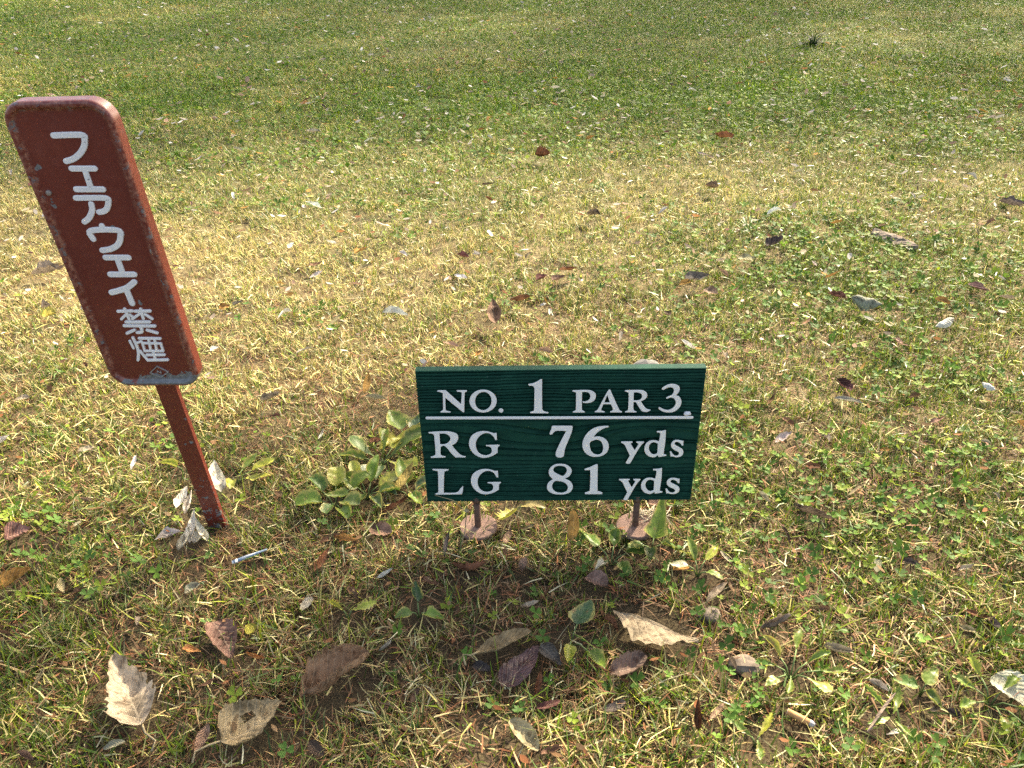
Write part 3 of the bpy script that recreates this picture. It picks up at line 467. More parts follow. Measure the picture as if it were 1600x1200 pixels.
# ------------------------------------------------------------------ trees beyond the frame, whose crowns shade the lawn
def build_tree(name, label, base, crown, rad, nclump, seed, leaf=.10):
    rnd = random.Random(seed); nr = np.random.RandomState(seed)
    bx, by = base; z0 = float(gz(bx, by)) - .1
    t = empty(name, (bx, by, z0), label, 'tree', 'trees beyond the lawn')
    c = Vector(crown) - Vector((bx, by, z0))
    fork = Vector((c.x * .35, c.y * .35, c.z - rad * .95))
    tube('trunk', [(0, 0, 0), (0.02, .03, .5), fork * .55, fork, Vector((c.x, c.y, c.z - rad * .2)), Vector((c.x, c.y, c.z + rad * .5))], [.26, .19, .15, .12, .07, .02], M_BARK, t, 10)
    cl = []
    for i in range(nclump):
        d = Vector((rnd.gauss(0, 1), rnd.gauss(0, 1), rnd.gauss(0, .8))).normalized() * rad * (rnd.random() ** .45)
        cl.append((c + d, rad * rnd.uniform(.16, .30)))
    for i in range(11):
        p, r = cl[i * 3 % nclump]
        m = fork.lerp(p, .5) + Vector((0, 0, -.2))
        tube('limb', [fork.lerp(c, rnd.uniform(-.15, .5)), m, p], [.06, .035, .01], M_BARK, t, 6)
    V = []; 
    for p, r in cl:
        n = int(150 * (r / .6) ** 2 * (.1 / leaf) ** 2 * .62)
        q = nr.normal(size=(n, 3)); q /= np.linalg.norm(q, axis=1)[:, None]; q *= r * nr.rand(n, 1) ** .4
        V.append(q + np.array(p))
    Q = np.concatenate(V); n = len(Q)
    a = nr.normal(size=(n, 3)); a /= np.linalg.norm(a, axis=1)[:, None]
    b = np.cross(a, nr.normal(size=(n, 3))); b /= np.linalg.norm(b, axis=1)[:, None]
    s = leaf * nr.uniform(.6, 1.3, (n, 1))
    P = np.stack([Q - a * s, Q + b * s * .55, Q + a * s, Q - b * s * .55], 1).reshape(-1, 3)
    k = np.arange(n)[:, None] * 4; T = np.concatenate([k + [0, 1, 2], k + [0, 2, 3]])
    col = np.repeat(np.array([.10, .12, .03]) * nr.uniform(.6, 1.5, (n, 1)) + nr.rand(n, 1) * np.array([.10, .05, 0]), 4, 0)
    o = np_mesh('crown', P, T, col, M_CLO, t); o['kind'] = 'stuff'
    return t
def above(gx, gy, dist):
    return (gx + SUN_DIR.x * dist, gy + SUN_DIR.y * dist, SUN_DIR.z * dist)
_c1 = above(-1.0, -3.35, 13.0); build_tree('shade_tree', 'leafy tree right of the lawn, shading the foreground', (_c1[0] + .8, _c1[1] + .3), _c1, 3.05, 114, 5)
_c2 = above(-1.2, 8.3, 15.0); build_tree('shade_tree', 'leafy tree beyond the lawn, shading its far left part', (_c2[0], _c2[1] + .6), _c2, 4.3, 76, 9)
_c3 = above(4.4, 9.0, 16.0); build_tree('shade_tree', 'leafy tree beyond the lawn, shading its far right part', (_c3[0] + .5, _c3[1] + .4), _c3, 4.1, 78, 21)

# ------------------------------------------------------------------ curves for raised lettering
def smooth_path(pts, closed=True, sub=5):
    n = len(pts); out = []
    P = [Vector((p[0], p[1])) for p in pts]; K = [len(p) > 2 for p in pts]
    rng = range(n if closed else n - 1)
    for i in rng:
        j = (i + 1) % n
        p1, p2 = P[i], P[j]
        p0 = P[i - 1] if (closed or i > 0) else p1
        p3 = P[(j + 1) % n] if (closed or j < n - 1) else p2
        if K[i]: p0 = p1
        if K[j]: p3 = p2
        if K[i] and K[j]: out.append(p1); continue
        for s in range(sub):
            t = s / sub
            out.append(.5 * ((2*p1) + (p2-p0)*t + (2*p0-5*p1+4*p2-p3)*t*t + (3*p1-p0-3*p2+p3)*t**3))
    if not closed: out.append(P[-1])
    return out
def frame_matrix(fr, d=0.0):
    """local x = along the sign, y = into the sign (back), z = up the sign; d moves it to the front"""
    r, u, n, o = (Vector(fr[k]) for k in 'runo')
    m = Matrix((r, n, u)).transposed().to_4x4(); m.translation = o - n * d; return m
def raised_glyph(name, paths, height, bevel, parent, face, flank):
    cu = bpy.data.curves.new(name, 'CURVE'); cu.dimensions = '2D'; cu.fill_mode = 'BOTH'
    cu.extrude = height / 2 - bevel; cu.bevel_depth = bevel; cu.bevel_resolution = 1; cu.offset = -bevel
    for p in paths:
        q = smooth_path(p); sp = cu.splines.new('POLY'); sp.points.add(len(q) - 1)
        for a, b in zip(sp.points, q): a.co = (b.x * .001, b.y * .001, 0, 1)
        sp.use_cyclic_u = True
    tmp = bpy.data.objects.new(name + '_curve', cu); COL.objects.link(tmp)
    dg = bpy.context.evaluated_depsgraph_get(); me = bpy.data.meshes.new_from_object(tmp.evaluated_get(dg))
    bpy.data.objects.remove(tmp); bpy.data.curves.remove(cu); me.name = name
    # curve plane (x, y) -> sign (x, z); front = -y
    me.transform(Matrix(((1, 0, 0, 0), (0, 0, -1, -height / 2), (0, 1, 0, 0), (0, 0, 0, 1)))); me.update()
    me.materials.clear(); me.materials.append(face); me.materials.append(flank)
    me.polygons.foreach_set('material_index', [0 if p.normal.y < -.35 else 1 for p in me.polygons])
    return put(bpy.data.objects.new(name, me), parent)

# ------------------------------------------------------------------ green wooden yardage sign
def build_green_sign():
    W, H, zb, T = GREEN['W'], GREEN['H'], GREEN['zb'], .013
    root = empty('yardage_sign', (0, 0, 0), 'green carved wooden sign with raised white lettering on two rusty stakes', 'sign')
    root.matrix_world = frame_matrix(GREEN)
    # front face: blasted grain, grooves really cut into the board
    nx, nz = 120, 600
    s = np.linspace(-W / 2, W / 2, nx); t = np.linspace(0, H, nz); S, Tt = np.meshgrid(s, t)
    tau = Tt / H
    bow = .004 * np.sin((S + .05) * 11) * np.exp(-((tau - .5) / .2) ** 2) + (fbm(S, Tt * 3, .16, 40) - .5) * .010 + (fbm(S, Tt * 6, .05, 44) - .5) * .0022
    swirl = .018 * np.exp(-((S + .02) / .10) ** 2) * np.exp(-((tau - .47) / .10) ** 2) - .012 * np.exp(-((S - .12) / .07) ** 2) * np.exp(-((tau - .55) / .09) ** 2)
    q = Tt + bow + swirl; qn = q / H
    grid = np.linspace(-.2, 1.2, 1401)
    dens = 1 / (.0050 + .0135 * np.exp(-((grid - .47) / .135) ** 2) - .0012 * (grid < .25)) * H
    phase = np.concatenate([[0], np.cumsum(dens[:-1] * np.diff(grid))])
    ph = np.interp(qn, grid, phase); k = np.floor(ph); fr = ph - k
    depth = .55 + .9 * _LAT[k.astype(int) % 256, 7]
    line = np.where(fr < .22, fr / .22, 1 - (fr - .22) / .78) ** 1.0
    groove = (1 - np.minimum(1, np.abs(fr - .26) / (.30 - .19 * np.exp(-((tau - .47) / .16) ** 2))))
    cut = depth * (.0080 * groove ** 1.1 + .0030 * (1 - line)) * (.55 + .9 * fbm(S, Tt * 8, .06, 50))
    edge = np.minimum(np.minimum(S + W / 2, W / 2 - S), np.minimum(Tt, H - Tt))
    cut = cut * np.clip(edge / .0015, .0, 1)
    V = [(a, b, c) for a, b, c in zip(S.ravel(), cut.ravel(), (Tt + zb).ravel())]; F = []
    for j in range(nz - 1):
        for i in range(nx - 1):
            a = j * nx + i; F.append((a, a + 1, a + nx + 1, a + nx))
    n0 = len(V); c = .002
    ring = [i for i in range(nx)] + [j * nx + nx - 1 for j in range(1, nz)] + [(nz - 1) * nx + i for i in range(nx - 2, -1, -1)] + [j * nx for j in range(nz - 2, 0, -1)]
    for i in ring:
        x, y, z = V[i]; V.append((x + math.copysign(.0008, x) * (abs(x) > W/2-1e-6), .0012, z + (.0008 if z > zb + H - 1e-6 else -.0008 if z < zb + 1e-6 else 0)))
    for i in ring:
        x, y, z = V[i]; V.append((x + math.copysign(.0008, x) * (abs(x) > W/2-1e-6), T, z + (.0008 if z > zb + H - 1e-6 else -.0008 if z < zb + 1e-6 else 0)))
    m = len(ring)
    for k_ in range(m):
        b = (k_ + 1) % m
        F.append((ring[b], ring[k_], n0 + k_, n0 + b)); F.append((n0 + b, n0 + k_, n0 + m + k_, n0 + m + b))
    F.append(tuple(n0 + m + k_ for k_ in range(m)))
    mesh('board', V, F, M_GREEN, root)
    for name, paths in GLYPHS:
        raised_glyph(name, paths, .0055, .0005, root, M_WHITE, M_GREEN)
    (x0, y0), (x1, y1) = BAR; hw = 2.35; cap = []
    for k_ in range(9): a = math.pi / 2 + math.pi * k_ / 8; cap.append((x0 + hw * math.cos(a), y0 + hw * math.sin(a), 1))
    for k_ in range(9): a = -math.pi / 2 + math.pi * k_ / 8; cap.append((x1 + hw * math.cos(a), y1 + hw * math.sin(a), 1))
    raised_glyph('underline_bar', [cap], .0050, .0007, root, M_WHITE, M_GREEN)
    # a blob of old paint stuck at the right end of the bar
    bm = bmesh.new(); bmesh.ops.create_icosphere(bm, subdivisions=2, radius=.0042)
    rnd = random.Random(4)
    for v in bm.verts: v.co = Vector((v.co.x * 1.25, v.co.y * .8, v.co.z * (.75 if v.co.z < 0 else 1.05))) * rnd.uniform(.8, 1.15) + Vector((.1795, -.0042, .2295))
    me = bpy.data.meshes.new('paint_blob'); bm.to_mesh(me); bm.free(); me.materials.append(M_PAPER); put(bpy.data.objects.new('paint_blob', me), root)
    for x in RODS:
        st = tube('stake', [(x, .0066, -.10), (x, .0066, .03), (x, .0066, zb + .004)], .0052, M_RUST, root, 14)
        # round foot plate lying on the turf, with a bevelled edge
        prof = [(.0005, .0075), (.0278, .0073), (.0292, .0062), (.0295, .003), (.0285, .0005), (.0005, .0)]
        n = 32; V = []; F = []
        for r_, z_ in prof:
            for k_ in range(n):
                a = 2 * math.pi * k_ / n; rr = r_ * (1 + .02 * math.sin(3 * a + x * 90)); V.append((x + rr * math.cos(a), .0066 + rr * math.sin(a), z_ + .010 + .05 * rr * math.cos(a - 1)))
        for j in range(len(prof) - 1):
            for k_ in range(n): F.append((j*n+k_, (j+1)*n+k_, (j+1)*n+(k_+1) % n, j*n+(k_+1) % n))
        mesh('foot_plate', V, F, M_DISC, st, False)
        tube('collar', [(x, .0066, zb - .006), (x, .0066, zb + .001)], .0064, M_RUST, root, 12)
    return root
build_green_sign()

# ------------------------------------------------------------------ red cast no-smoking sign
def rounded_ring(W, z0, z1, cx, rad, inset, y, K=8):
    hw = W / 2 - inset; a0 = z0 + inset; a1 = z1 - inset; r = max(rad - inset, .002); out = []
    for (sx, zc, st) in ((1, a1 - r, 0), (-1, a1 - r, 90), (-1, a0 + r, 180), (1, a0 + r, 270)):
        for k in range(K + 1):
            a = R(st + 90 * k / K); out.append((cx + sx * (hw - r) + r * math.cos(a), y, zc + r * math.sin(a)))
    return out
def build_red_sign():
    W, h0, h1, off, T = RED['W'], RED['h0'], RED['h1'], RED['off'], RED['T']
    root = empty('no_smoking_sign', (0, 0, 0), 'worn red cast metal sign with white vertical lettering on a leaning post', 'sign')
    root.matrix_world = frame_matrix(RED)
    rad = .026
    spec = [(.0, T), (.0, T - .0006), (.0, .0056), (.0, .0042), (.0004, .0022), (.0015, .0006), (.0032, .0), (.0062, .0), (.0074, .0008), (.0084, .0030), (.0096, .0040), (.013, .0042)]
    V = []; F = []
    for ins, y in spec: V += rounded_ring(W, h0, h1, off, rad, ins, y)
    m = 36
    for j in range(len(spec) - 1):
        for k in range(m): F.append((j*m+k, (j+1)*m+k, (j+1)*m+(k+1) % m, j*m+(k+1) % m))
    F.append(tuple(range((len(spec)-1)*m, len(spec)*m))[::-1]); F.append(tuple(range(m)))
    o = mesh('panel', V, F, M_RED, root)
    bm = bmesh.new(); bm.from_mesh(o.data); bmesh.ops.recalc_face_normals(bm, faces=bm.faces); bm.to_mesh(o.data); bm.free()
    for p in o.data.polygons: p.use_smooth = len(p.vertices) == 4
    at = o.data.attributes.new('wear', 'FLOAT', 'POINT'); ww = [0, 0, 0, .0, .55, 1, .6, .5, .9, 1, .5, 0]
    for j in range(len(spec)):
        for k in range(m): at.data[j * m + k].value = ww[j]
    field = .0042
    # post: flat bar with softened edges
    pw, pt = RED['pw'], RED['PT']; b = .0008; y0 = .006
    sec = [(-pw/2 + b, y0), (pw/2 - b, y0), (pw/2, y0 + b), (pw/2, y0 + pt - b), (pw/2 - b, y0 + pt), (-pw/2 + b, y0 + pt), (-pw/2, y0 + pt - b), (-pw/2, y0 + b)]
    zs = np.linspace(-.12, h0 + .004, 46); V = []; F = []
    for z in zs:
        w = 1 + .012 * (vnoise(z, 0, .02, 61) - .5)
        for x, y in sec: V.append((x * w, y, z))
    for j in range(len(zs) - 1):
        for k in range(8): F.append((j*8+k, j*8+(k+1) % 8, (j+1)*8+(k+1) % 8, (j+1)*8+k))
    F.append(tuple(range(8))[::-1]); F.append(tuple(range(len(V) - 8, len(V))))
    mesh('post', V, F, M_RED, root)
    rib = tube('back_rib', [(off, T + .003, h0 + .01), (off, T + .003, h1 - .03)], .006, M_RED, root, 8)
    # lettering: rounded raised strokes
    for name, strokes in STROKES:
        V = []; F = []
        for si, (w, pts) in enumerate(strokes):
            q = smooth_path(pts, False, 5); 
            if len(pts) == 2: q = [Vector(pts[0][:2]), Vector(pts[1][:2])]
            hw = w * (.60 if name.startswith('kanji') else .70); ol = []; nrm = []
            for i, p in enumerate(q):
                d = (q[min(i+1, len(q)-1)] - q[max(i-1, 0)]).normalized(); nrm.append(Vector((-d.y, d.x)))
            left = [p + n_ * hw for p, n_ in zip(q, nrm)]; right = [p - n_ * hw for p, n_ in zip(q, nrm)]
            def capf(c, n_, sgn): 
                base = math.atan2(n_.y, n_.x); return [c + Vector((math.cos(base - sgn * math.pi * k / 6), math.sin(base - sgn * math.pi * k / 6))) * hw for k in range(1, 6)]
            ol = left + capf(q[-1], nrm[-1], 1) + right[::-1] + capf(q[0], -nrm[0], 1)
            cen = left + [q[-1]] * 5 + right[::-1] + [q[0]] * 5
            mid = q + [q[-1]] * 5 + q[::-1] + [q[0]] * 5
            top = -.0018 - .00005 * si; rows = [(1.0, 0.0004), (1.0, -.0010), (.90, top + .0002), (.72, top)]
            n0 = len(V); m = len(ol)
            for f_, y in rows:
                for p, c in zip(ol, mid): a = c.lerp(p, f_); V.append((a.x * .001, field + y, a.y * .001))
            for j in range(len(rows) - 1):
                for k in range(m): F.append((n0+j*m+k, n0+j*m+(k+1) % m, n0+(j+1)*m+(k+1) % m, n0+(j+1)*m+k))
            L = len(q); b0 = n0 + (len(rows) - 1) * m
            for k in range(L - 1): F.append((b0 + k, b0 + k + 1, b0 + 2*L + 5 - k - 2, b0 + 2*L + 5 - k - 1))
            F.append(tuple([b0 + L - 1 + k for k in range(7)])); F.append(tuple([b0 + 2*L + 4 + k for k in range(6)] + [b0]))
        o = mesh(name, V, F, M_WHITE, root)
        bm = bmesh.new(); bm.from_mesh(o.data); bmesh.ops.recalc_face_normals(bm, faces=bm.faces); bm.to_mesh(o.data); bm.free()
    # maker's diamond with its mark, in low relief
    D = [Vector((p[0], p[1])) * .001 for p in DIAMOND]; V = []; F = []
    def bar(a, b, w, y):
        d = (b - a).normalized(); n_ = Vector((-d.y, d.x)) * w; n0 = len(V)
        for p in (a - d*w + n_, b + d*w + n_, b + d*w - n_, a - d*w - n_):
            V.append((p.x, field + .0002, p.y)); V.append((p.x + .0, field - y, p.y))
        F.append((n0+1, n0+3, n0+5, n0+7))
        for k in range(4): k2 = (k + 1) % 4; F.append((n0+2*k, n0+2*k2, n0+2*k2+1, n0+2*k+1))
    for k in range(4): bar(D[k], D[(k+1) % 4], .0006, .0016 + .00003 * k)
    cx = sum(p.x for p in D) / 4; cz = sum(p.y for p in D) / 4
    pts = [Vector((cx - .0028, cz - .0014)), Vector((cx - .0022, cz + .0018)), Vector((cx + .0022, cz - .0018)), Vector((cx + .0028, cz + .0014))]
    for k in range(3): bar(pts[k], pts[k+1], .00045, .0012 + .00004 * k)
    mesh('maker_emblem', V, F, M_ALLOY, root)
    for x, z in BOLTS:
        V = []; F = []; n = 12
        for r_, y in ((.0034, .0043), (.0034, .0022), (.0027, .0012), (.001, .0008)):
            for k in range(n): a = 2 * math.pi * k / n; V.append((x * .001 + r_ * math.cos(a), y, z * .001 + r_ * math.sin(a)))
        for j in range(3):
            for k in range(n): F.append((j*n+k, j*n+(k+1) % n, (j+1)*n+(k+1) % n, (j+1)*n+k))
        F.append(tuple(range(3*n, 4*n))); mesh('bolt', V, F, M_BOLT, root)
    return root
build_red_sign()

# ------------------------------------------------------------------ leaves
def profile(shape, v):
    if shape == 'ellipse': return np.sqrt(np.clip(1 - (2*v-1)**2, 0, 1))
    if shape == 'lance': return np.clip(np.sin(np.pi * v ** .85), 0, 1) ** .85
    if shape == 'tri': return np.interp(v, [0, .08, .42, .55, 1], [.03, .2, .97, .98, .03])
    if shape == 'serrate': return np.interp(v, [0, .05, .14, .3, .5, .7, .85, .94, 1], [.25, .62, .92, 1, .88, .62, .40, .30, .06])
    if shape == 'rough': return np.interp(v, [0, .06, .2, .45, .75, .93, 1], [.2, .62, .88, 1, .9, .62, .3])
    if shape == 'heart': return np.interp(v, [0, .06, .2, .4, .7, .9, 1], [.35, .8, 1, .95, .6, .25, .03])
    if shape == 'round': return np.sqrt(np.clip(1 - (2*v-1)**2, 0, 1)) ** .8
    if shape == 'arrow': return np.interp(v, [0, .05, .12, .3, .6, .85, 1], [.3, .9, .95, .62, .42, .2, .02])
    if shape == 'spoon': return np.interp(v, [0, .25, .45, .65, .85, .95, 1], [.10, .16, .5, .95, .92, .6, .1])
    if shape == 'lobed': return np.clip(np.interp(v, [0, .15, .5, .8, 1], [.15, .35, .9, .8, .05]) * (.72 + .28 * np.cos(v * 40)), .04, 1)
    return np.clip(np.sin(np.pi * v ** .62), 0, 1) ** .8                      # ovate
_leafcache = {}
def leaf_mesh(name, L, W, shape, fold=10, curl=.6, seed=0, nu=6, nv=10, hole=None, half=False, ridges=False, tatter=0., mat=None):
    rs = np.random.RandomState(seed + 77)
    v = np.linspace(0, 1, nv + 1); u = np.linspace(-1, 1, nu + 1)
    U, Vv = np.meshgrid(u, v); w = profile(shape, Vv)
    jag = 1 + (rs.rand(nv + 1, 2) - .5) * (.10 if shape not in ('serrate', 'rough') else .24)
    w = w * np.where(U < 0, jag[:, :1], jag[:, 1:2]) ** np.abs(U)
    if half: U = np.where(U < 0, U * .10, U)
    x = U * w * W / 2; s = (Vv - .5) * L
    x = x + (.06 * L * math.sin(seed * 1.7)) * np.sin(np.pi * Vv) * (0 if half else 1)                    # side sweep
    # cross section: fold along the midrib, then roll
    ca = (.9 + .9 * rs.rand()) * math.copysign(1, fold) * min(1.6, abs(curl))
    ang = R(fold) + ca * np.abs(U) * .5
    xx = x * np.cos(ang); zz = np.abs(x) * np.sin(ang)
    k = curl / L * (1 if abs(curl) > 1e-3 else 1); a = s * k
    yy = np.where(abs(curl) > 1e-3, np.sin(a) / k, s) - zz * np.sin(a); zz = np.where(abs(curl) > 1e-3, (1 - np.cos(a)) / k, 0) + zz * np.cos(a)
    zz = zz + (fbm(x * 1.0 + seed, s, L * .28, seed % 50) - .5) * L * .15 + np.abs(U) ** 2 * (rs.rand(nv + 1, 1) - .5) * W * .10
    if ridges: zz = zz + .0016 * np.sin((Vv - np.abs(U) * .35) * 34)
    tw = rs.normal() * .25 * (Vv - .5); xx, zz = xx * np.cos(tw) - zz * np.sin(tw), xx * np.sin(tw) + zz * np.cos(tw)
    zz = zz - np.percentile(zz, 12)
    P = np.stack([yy, -xx, zz], -1).reshape(-1, 3); n = nu + 1; F = []; uvs = []
    for j in range(nv):
        for i in range(nu):
            uc = (u[i] + u[i+1]) / 2; vc = (v[j] + v[j+1]) / 2
            if hole and ((uc - hole[0]) * W / 2) ** 2 / (W * hole[2] * .5) ** 2 + ((vc - hole[1]) * L) ** 2 / (W * hole[2] * .62) ** 2 < 1 + .7 * (rs.rand() - .5): continue
            if tatter and (i in (0, nu - 1)) and rs.rand() < tatter: continue
            a0 = j * n + i; F.append((a0, a0 + 1, a0 + n + 1, a0 + n))
    me = bpy.data.meshes.new(name); me.from_pydata(P.tolist(), [], F); me.materials.append(mat or M_LEAF)
    lay = me.uv_layers.new(name='UVMap'); li = np.zeros(len(me.loops), np.int32); me.loops.foreach_get('vertex_index', li)
    uvv = np.stack([(np.tile(u, nv + 1) + 1) / 2, np.repeat(v, nu + 1)], -1)[li]; lay.data.foreach_set('uv', uvv.astype(np.float32).ravel())
    me.polygons.foreach_set('use_smooth', [True] * len(me.polygons)); me.update()
    return me
def jitter(col, rnd, a=.12):
    k = 1 + rnd.uniform(-a, a); return tuple(min(.8, max(.005, c * k * (1 + rnd.uniform(-.06, .06)))) for c in col) + (1.0,)
FOOT = []                                        # leaf footprints that press the grass down
CLASS = dict(bleach='pale', white='pale', cream='pale', palecream='pale', greige='pale', grey='pale', tan='pale', palegreen='pale', palegrey='pale', ochre='orange', orange='orange', yellow='orange',
             brown='brown', rust='brown', maroon='brown', darkrust='brown', greybrown='brown', darkbrown='dark', dark='dark', darkgrey='dark', purple='dark', mauve='dark', pinktan='pink', pinkbrown='pink')
COLWORD = dict(pale='bleached', brown='brown', orange='ochre', dark='near black', pink='pinkish')
def zone_tag(o, ck, x, y):
    t = x / (.555 * y + .30)
    if y > 3.4: z = 'on the shaded far lawn, ' + ('left third' if t < -.33 else 'middle third' if t < .33 else 'right third')
    elif y > 1.05:
        side = 'near the left edge' if t < -.6 else 'between the two signs' if t < -.12 else 'behind the green sign' if t < .38 else 'right of the green sign'
        z = side + (', close by' if y < 1.9 else ', farther back on the sunlit straw')
    else: z = 'in the foreground grass, ' + ('left' if t < -.35 else 'middle' if t < .3 else 'right')
    w = COLWORD[CLASS[ck]]; tag(o, 'small %s leaf %s' % (w, z), 'leaf', 'small %s leaves %s' % (w, z))
HEAP = ['uppermost dry cream leaf of the heap left of the red post', 'dry cream leaf of the heap touching the left side of the red post', 'dry cream leaf standing behind the right side of the red post',
        'long dry cream leaf leaning in the middle of the heap at the red post', 'lowest dry cream leaf of the heap at the red post', 'dry cream leaf of the heap lying nearest the foot of the red post', 'dry cream leaf tucked under the long leaning one at the red post']
def build_leaves():
    rnd = random.Random(2)
    for i, (x, y, az, L, W, shape, ck, fold, curl, lab, ex) in enumerate(LEAVES):
        big = ex.get('big'); pal = PAL[ck]
        nu, nv = (14, 22) if big and L > .05 else (10, 14) if y < 1.4 else (6, 9)
        me = leaf_mesh('fallen_leaf', L, W, shape, fold, curl, i, nu, nv, ex.get('hole'), ex.get('half'), ex.get('ridges'), .25 if shape == 'serrate' else 0, M_LEAFG if ex.get('gloss') else M_LEAF)
        o = put(bpy.data.objects.new('fallen_leaf', me)); o.color = jitter(pal, rnd, .05)
        lift = ex.get('lift', rnd.uniform(-4, 9))
        o.location = (x, y, float(gz(x, y)) + (.016 if y < 1.0 else .020 if y < 1.25 else .028) + .5 * L * math.sin(R(max(0, lift))))
        o.rotation_euler = (R(rnd.uniform(-9, 9)), -R(lift), R(az))
        if lab == 'HEAP': tag(o, HEAP.pop(0), 'leaf', 'dry cream leaves at the red post')
        elif lab: tag(o, lab, 'leaf')
        else: zone_tag(o, ck, x, y)
        if L > .02: FOOT.append((x, y, R(az), L * .5 * math.cos(R(lift)), W * .5))
        if ex.get('stalk'):
            k = ex['stalk'] * L; b = L * .5
            zs = [float(v_) for v_ in (0.0, 0.0)]
            c = curl; zb = (1 - math.cos(.5 * c)) / (c / L) * .8 if abs(c) > 1e-3 else 0
            tube('stalk', [(-b * .80, 0, zb * .62 + .001), (-b - k * .35, rnd.uniform(-.006, .006), zb + .002), (-b - k * .75, rnd.uniform(-.012, .012), zb * .9), (-b - k, rnd.uniform(-.015, .015), zb * .6)], [.0013, .0012, .0011, .0015], M_STALK, o, 6)
build_leaves()

FRAME_HALF = lambda y: .555 * y + .30
def scatter_leaves():
    """the countless small leaves: the largest in view one by one, the rest as litter"""
    rnd = random.Random(31); nr = np.random.RandomState(31)
    kinds = [('white', 17), ('cream', 14), ('tan', 12), ('greige', 12), ('pinktan', 11), ('ochre', 9), ('orange', 4), ('brown', 12), ('rust', 7), ('darkbrown', 5), ('maroon', 3), ('greybrown', 8)]
    bag = [k for k, n in kinds for _ in range(n)]
    proto = []
    for i in range(14):
        shape = ['lance', 'ovate', 'ellipse', 'lance', 'rough'][i % 5]
        proto.append(leaf_mesh('fallen_leaf', 1.0, rnd.uniform(.30, .55), shape, rnd.uniform(5, 35), rnd.choice([-1, 1, 1]) * rnd.uniform(.4, 1.3), 200 + i, 5, 7))
    taken = [(l[0], l[1]) for l in LEAVES]; n = 0; rest = []
    tries = 0
    while n < 215 and tries < 4000:
        tries += 1; fg = n >= 172
        y = lerp(1.15, 4.6, rnd.random() ** 1.15) if not fg else rnd.uniform(.52, 1.2); x = rnd.uniform(-1, 1) * FRAME_HALF(y)
        if any(abs(x - a) < .05 and abs(y - b) < .05 for a, b in taken): continue
        if abs(x - .07) < .23 and y < 1.35 and not (fg and y < .98): continue
        taken.append((x, y)); ck = rnd.choice(bag) if not fg else rnd.choice(['brown', 'rust', 'pinktan', 'brown', 'pinkbrown', 'tan', 'darkbrown', 'greybrown', 'ochre', 'cream']); L = rnd.uniform(.028, .055) if not fg else rnd.uniform(.016, .032)
        o = put(bpy.data.objects.new('fallen_leaf', rnd.choice(proto))); o.scale = (L, L, L * rnd.uniform(.8, 1.3)); o.color = jitter(PAL[ck], rnd, .2)
        o.location = (x, y, float(gz(x, y)) + (.031 if not fg else .018)); o.rotation_euler = (R(rnd.uniform(-22, 22)), R(rnd.uniform(-22, 22)), rnd.uniform(0, 6.28))
        zone_tag(o, ck, x, y); n += 1; FOOT.append((x, y, o.rotation_euler.z, L * .45, L * .18))
    # litter beyond: small bent diamonds
    N = 4200
    y = 3.6 + 8.2 * nr.rand(N) ** .9; x = (nr.rand(N) * 2 - 1) * (FRAME_HALF(y) + 1.0)
    y2 = .45 + 3.4 * nr.rand(1900) ** .95; x2 = (nr.rand(1900) * 2 - 1) * (FRAME_HALF(y2) + .5)
    L = np.concatenate([nr.uniform(.018, .052, N), np.clip(nr.uniform(.006, .013, 1900) * np.maximum(1.25, .6 + .75 * y2), 0, .032)]); x = np.concatenate([x, x2]); y = np.concatenate([y, y2]); N += 1900
    bagc = np.array([PAL[k] for k in bag]); col = bagc[nr.randint(0, len(bagc), N)] * nr.uniform(.75, 1.15, (N, 1))
    a = nr.rand(N) * 6.28; W = L * nr.uniform(.28, .5, N); z = gz(x, y) + .022 + nr.rand(N) * .010
    ax = np.stack([np.cos(a), np.sin(a), nr.normal(0, .22, N)], -1); bx = np.stack([-np.sin(a), np.cos(a), nr.normal(0, .3, N)], -1)
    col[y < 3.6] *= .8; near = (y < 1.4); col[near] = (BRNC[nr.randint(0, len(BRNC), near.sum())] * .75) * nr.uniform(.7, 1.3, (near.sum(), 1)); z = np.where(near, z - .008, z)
    C = np.stack([x, y, z], -1); up = np.array([0, 0, 1.]); cup = (nr.rand(N, 1) * .5 - .1) * L[:, None] * .4
    pts = [C - ax * L[:, None] / 2 + up * cup, C - ax * L[:, None] * .15 - bx * W[:, None] / 2 + up * cup * .5, C + ax * L[:, None] * .2 - bx * W[:, None] * .42 + up * cup * .5,
           C + ax * L[:, None] / 2 + up * cup, C + ax * L[:, None] * .2 + bx * W[:, None] * .42 + up * cup * .5, C - ax * L[:, None] * .15 + bx * W[:, None] / 2 + up * cup * .5, C]
    P = np.stack(pts, 1).reshape(-1, 3); k = np.arange(N)[:, None] * 7
    T = np.concatenate([k + [i, (i + 1) % 6, 6] for i in range(6)])
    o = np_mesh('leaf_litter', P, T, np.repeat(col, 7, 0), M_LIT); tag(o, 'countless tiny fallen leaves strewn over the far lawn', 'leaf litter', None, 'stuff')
scatter_leaves()

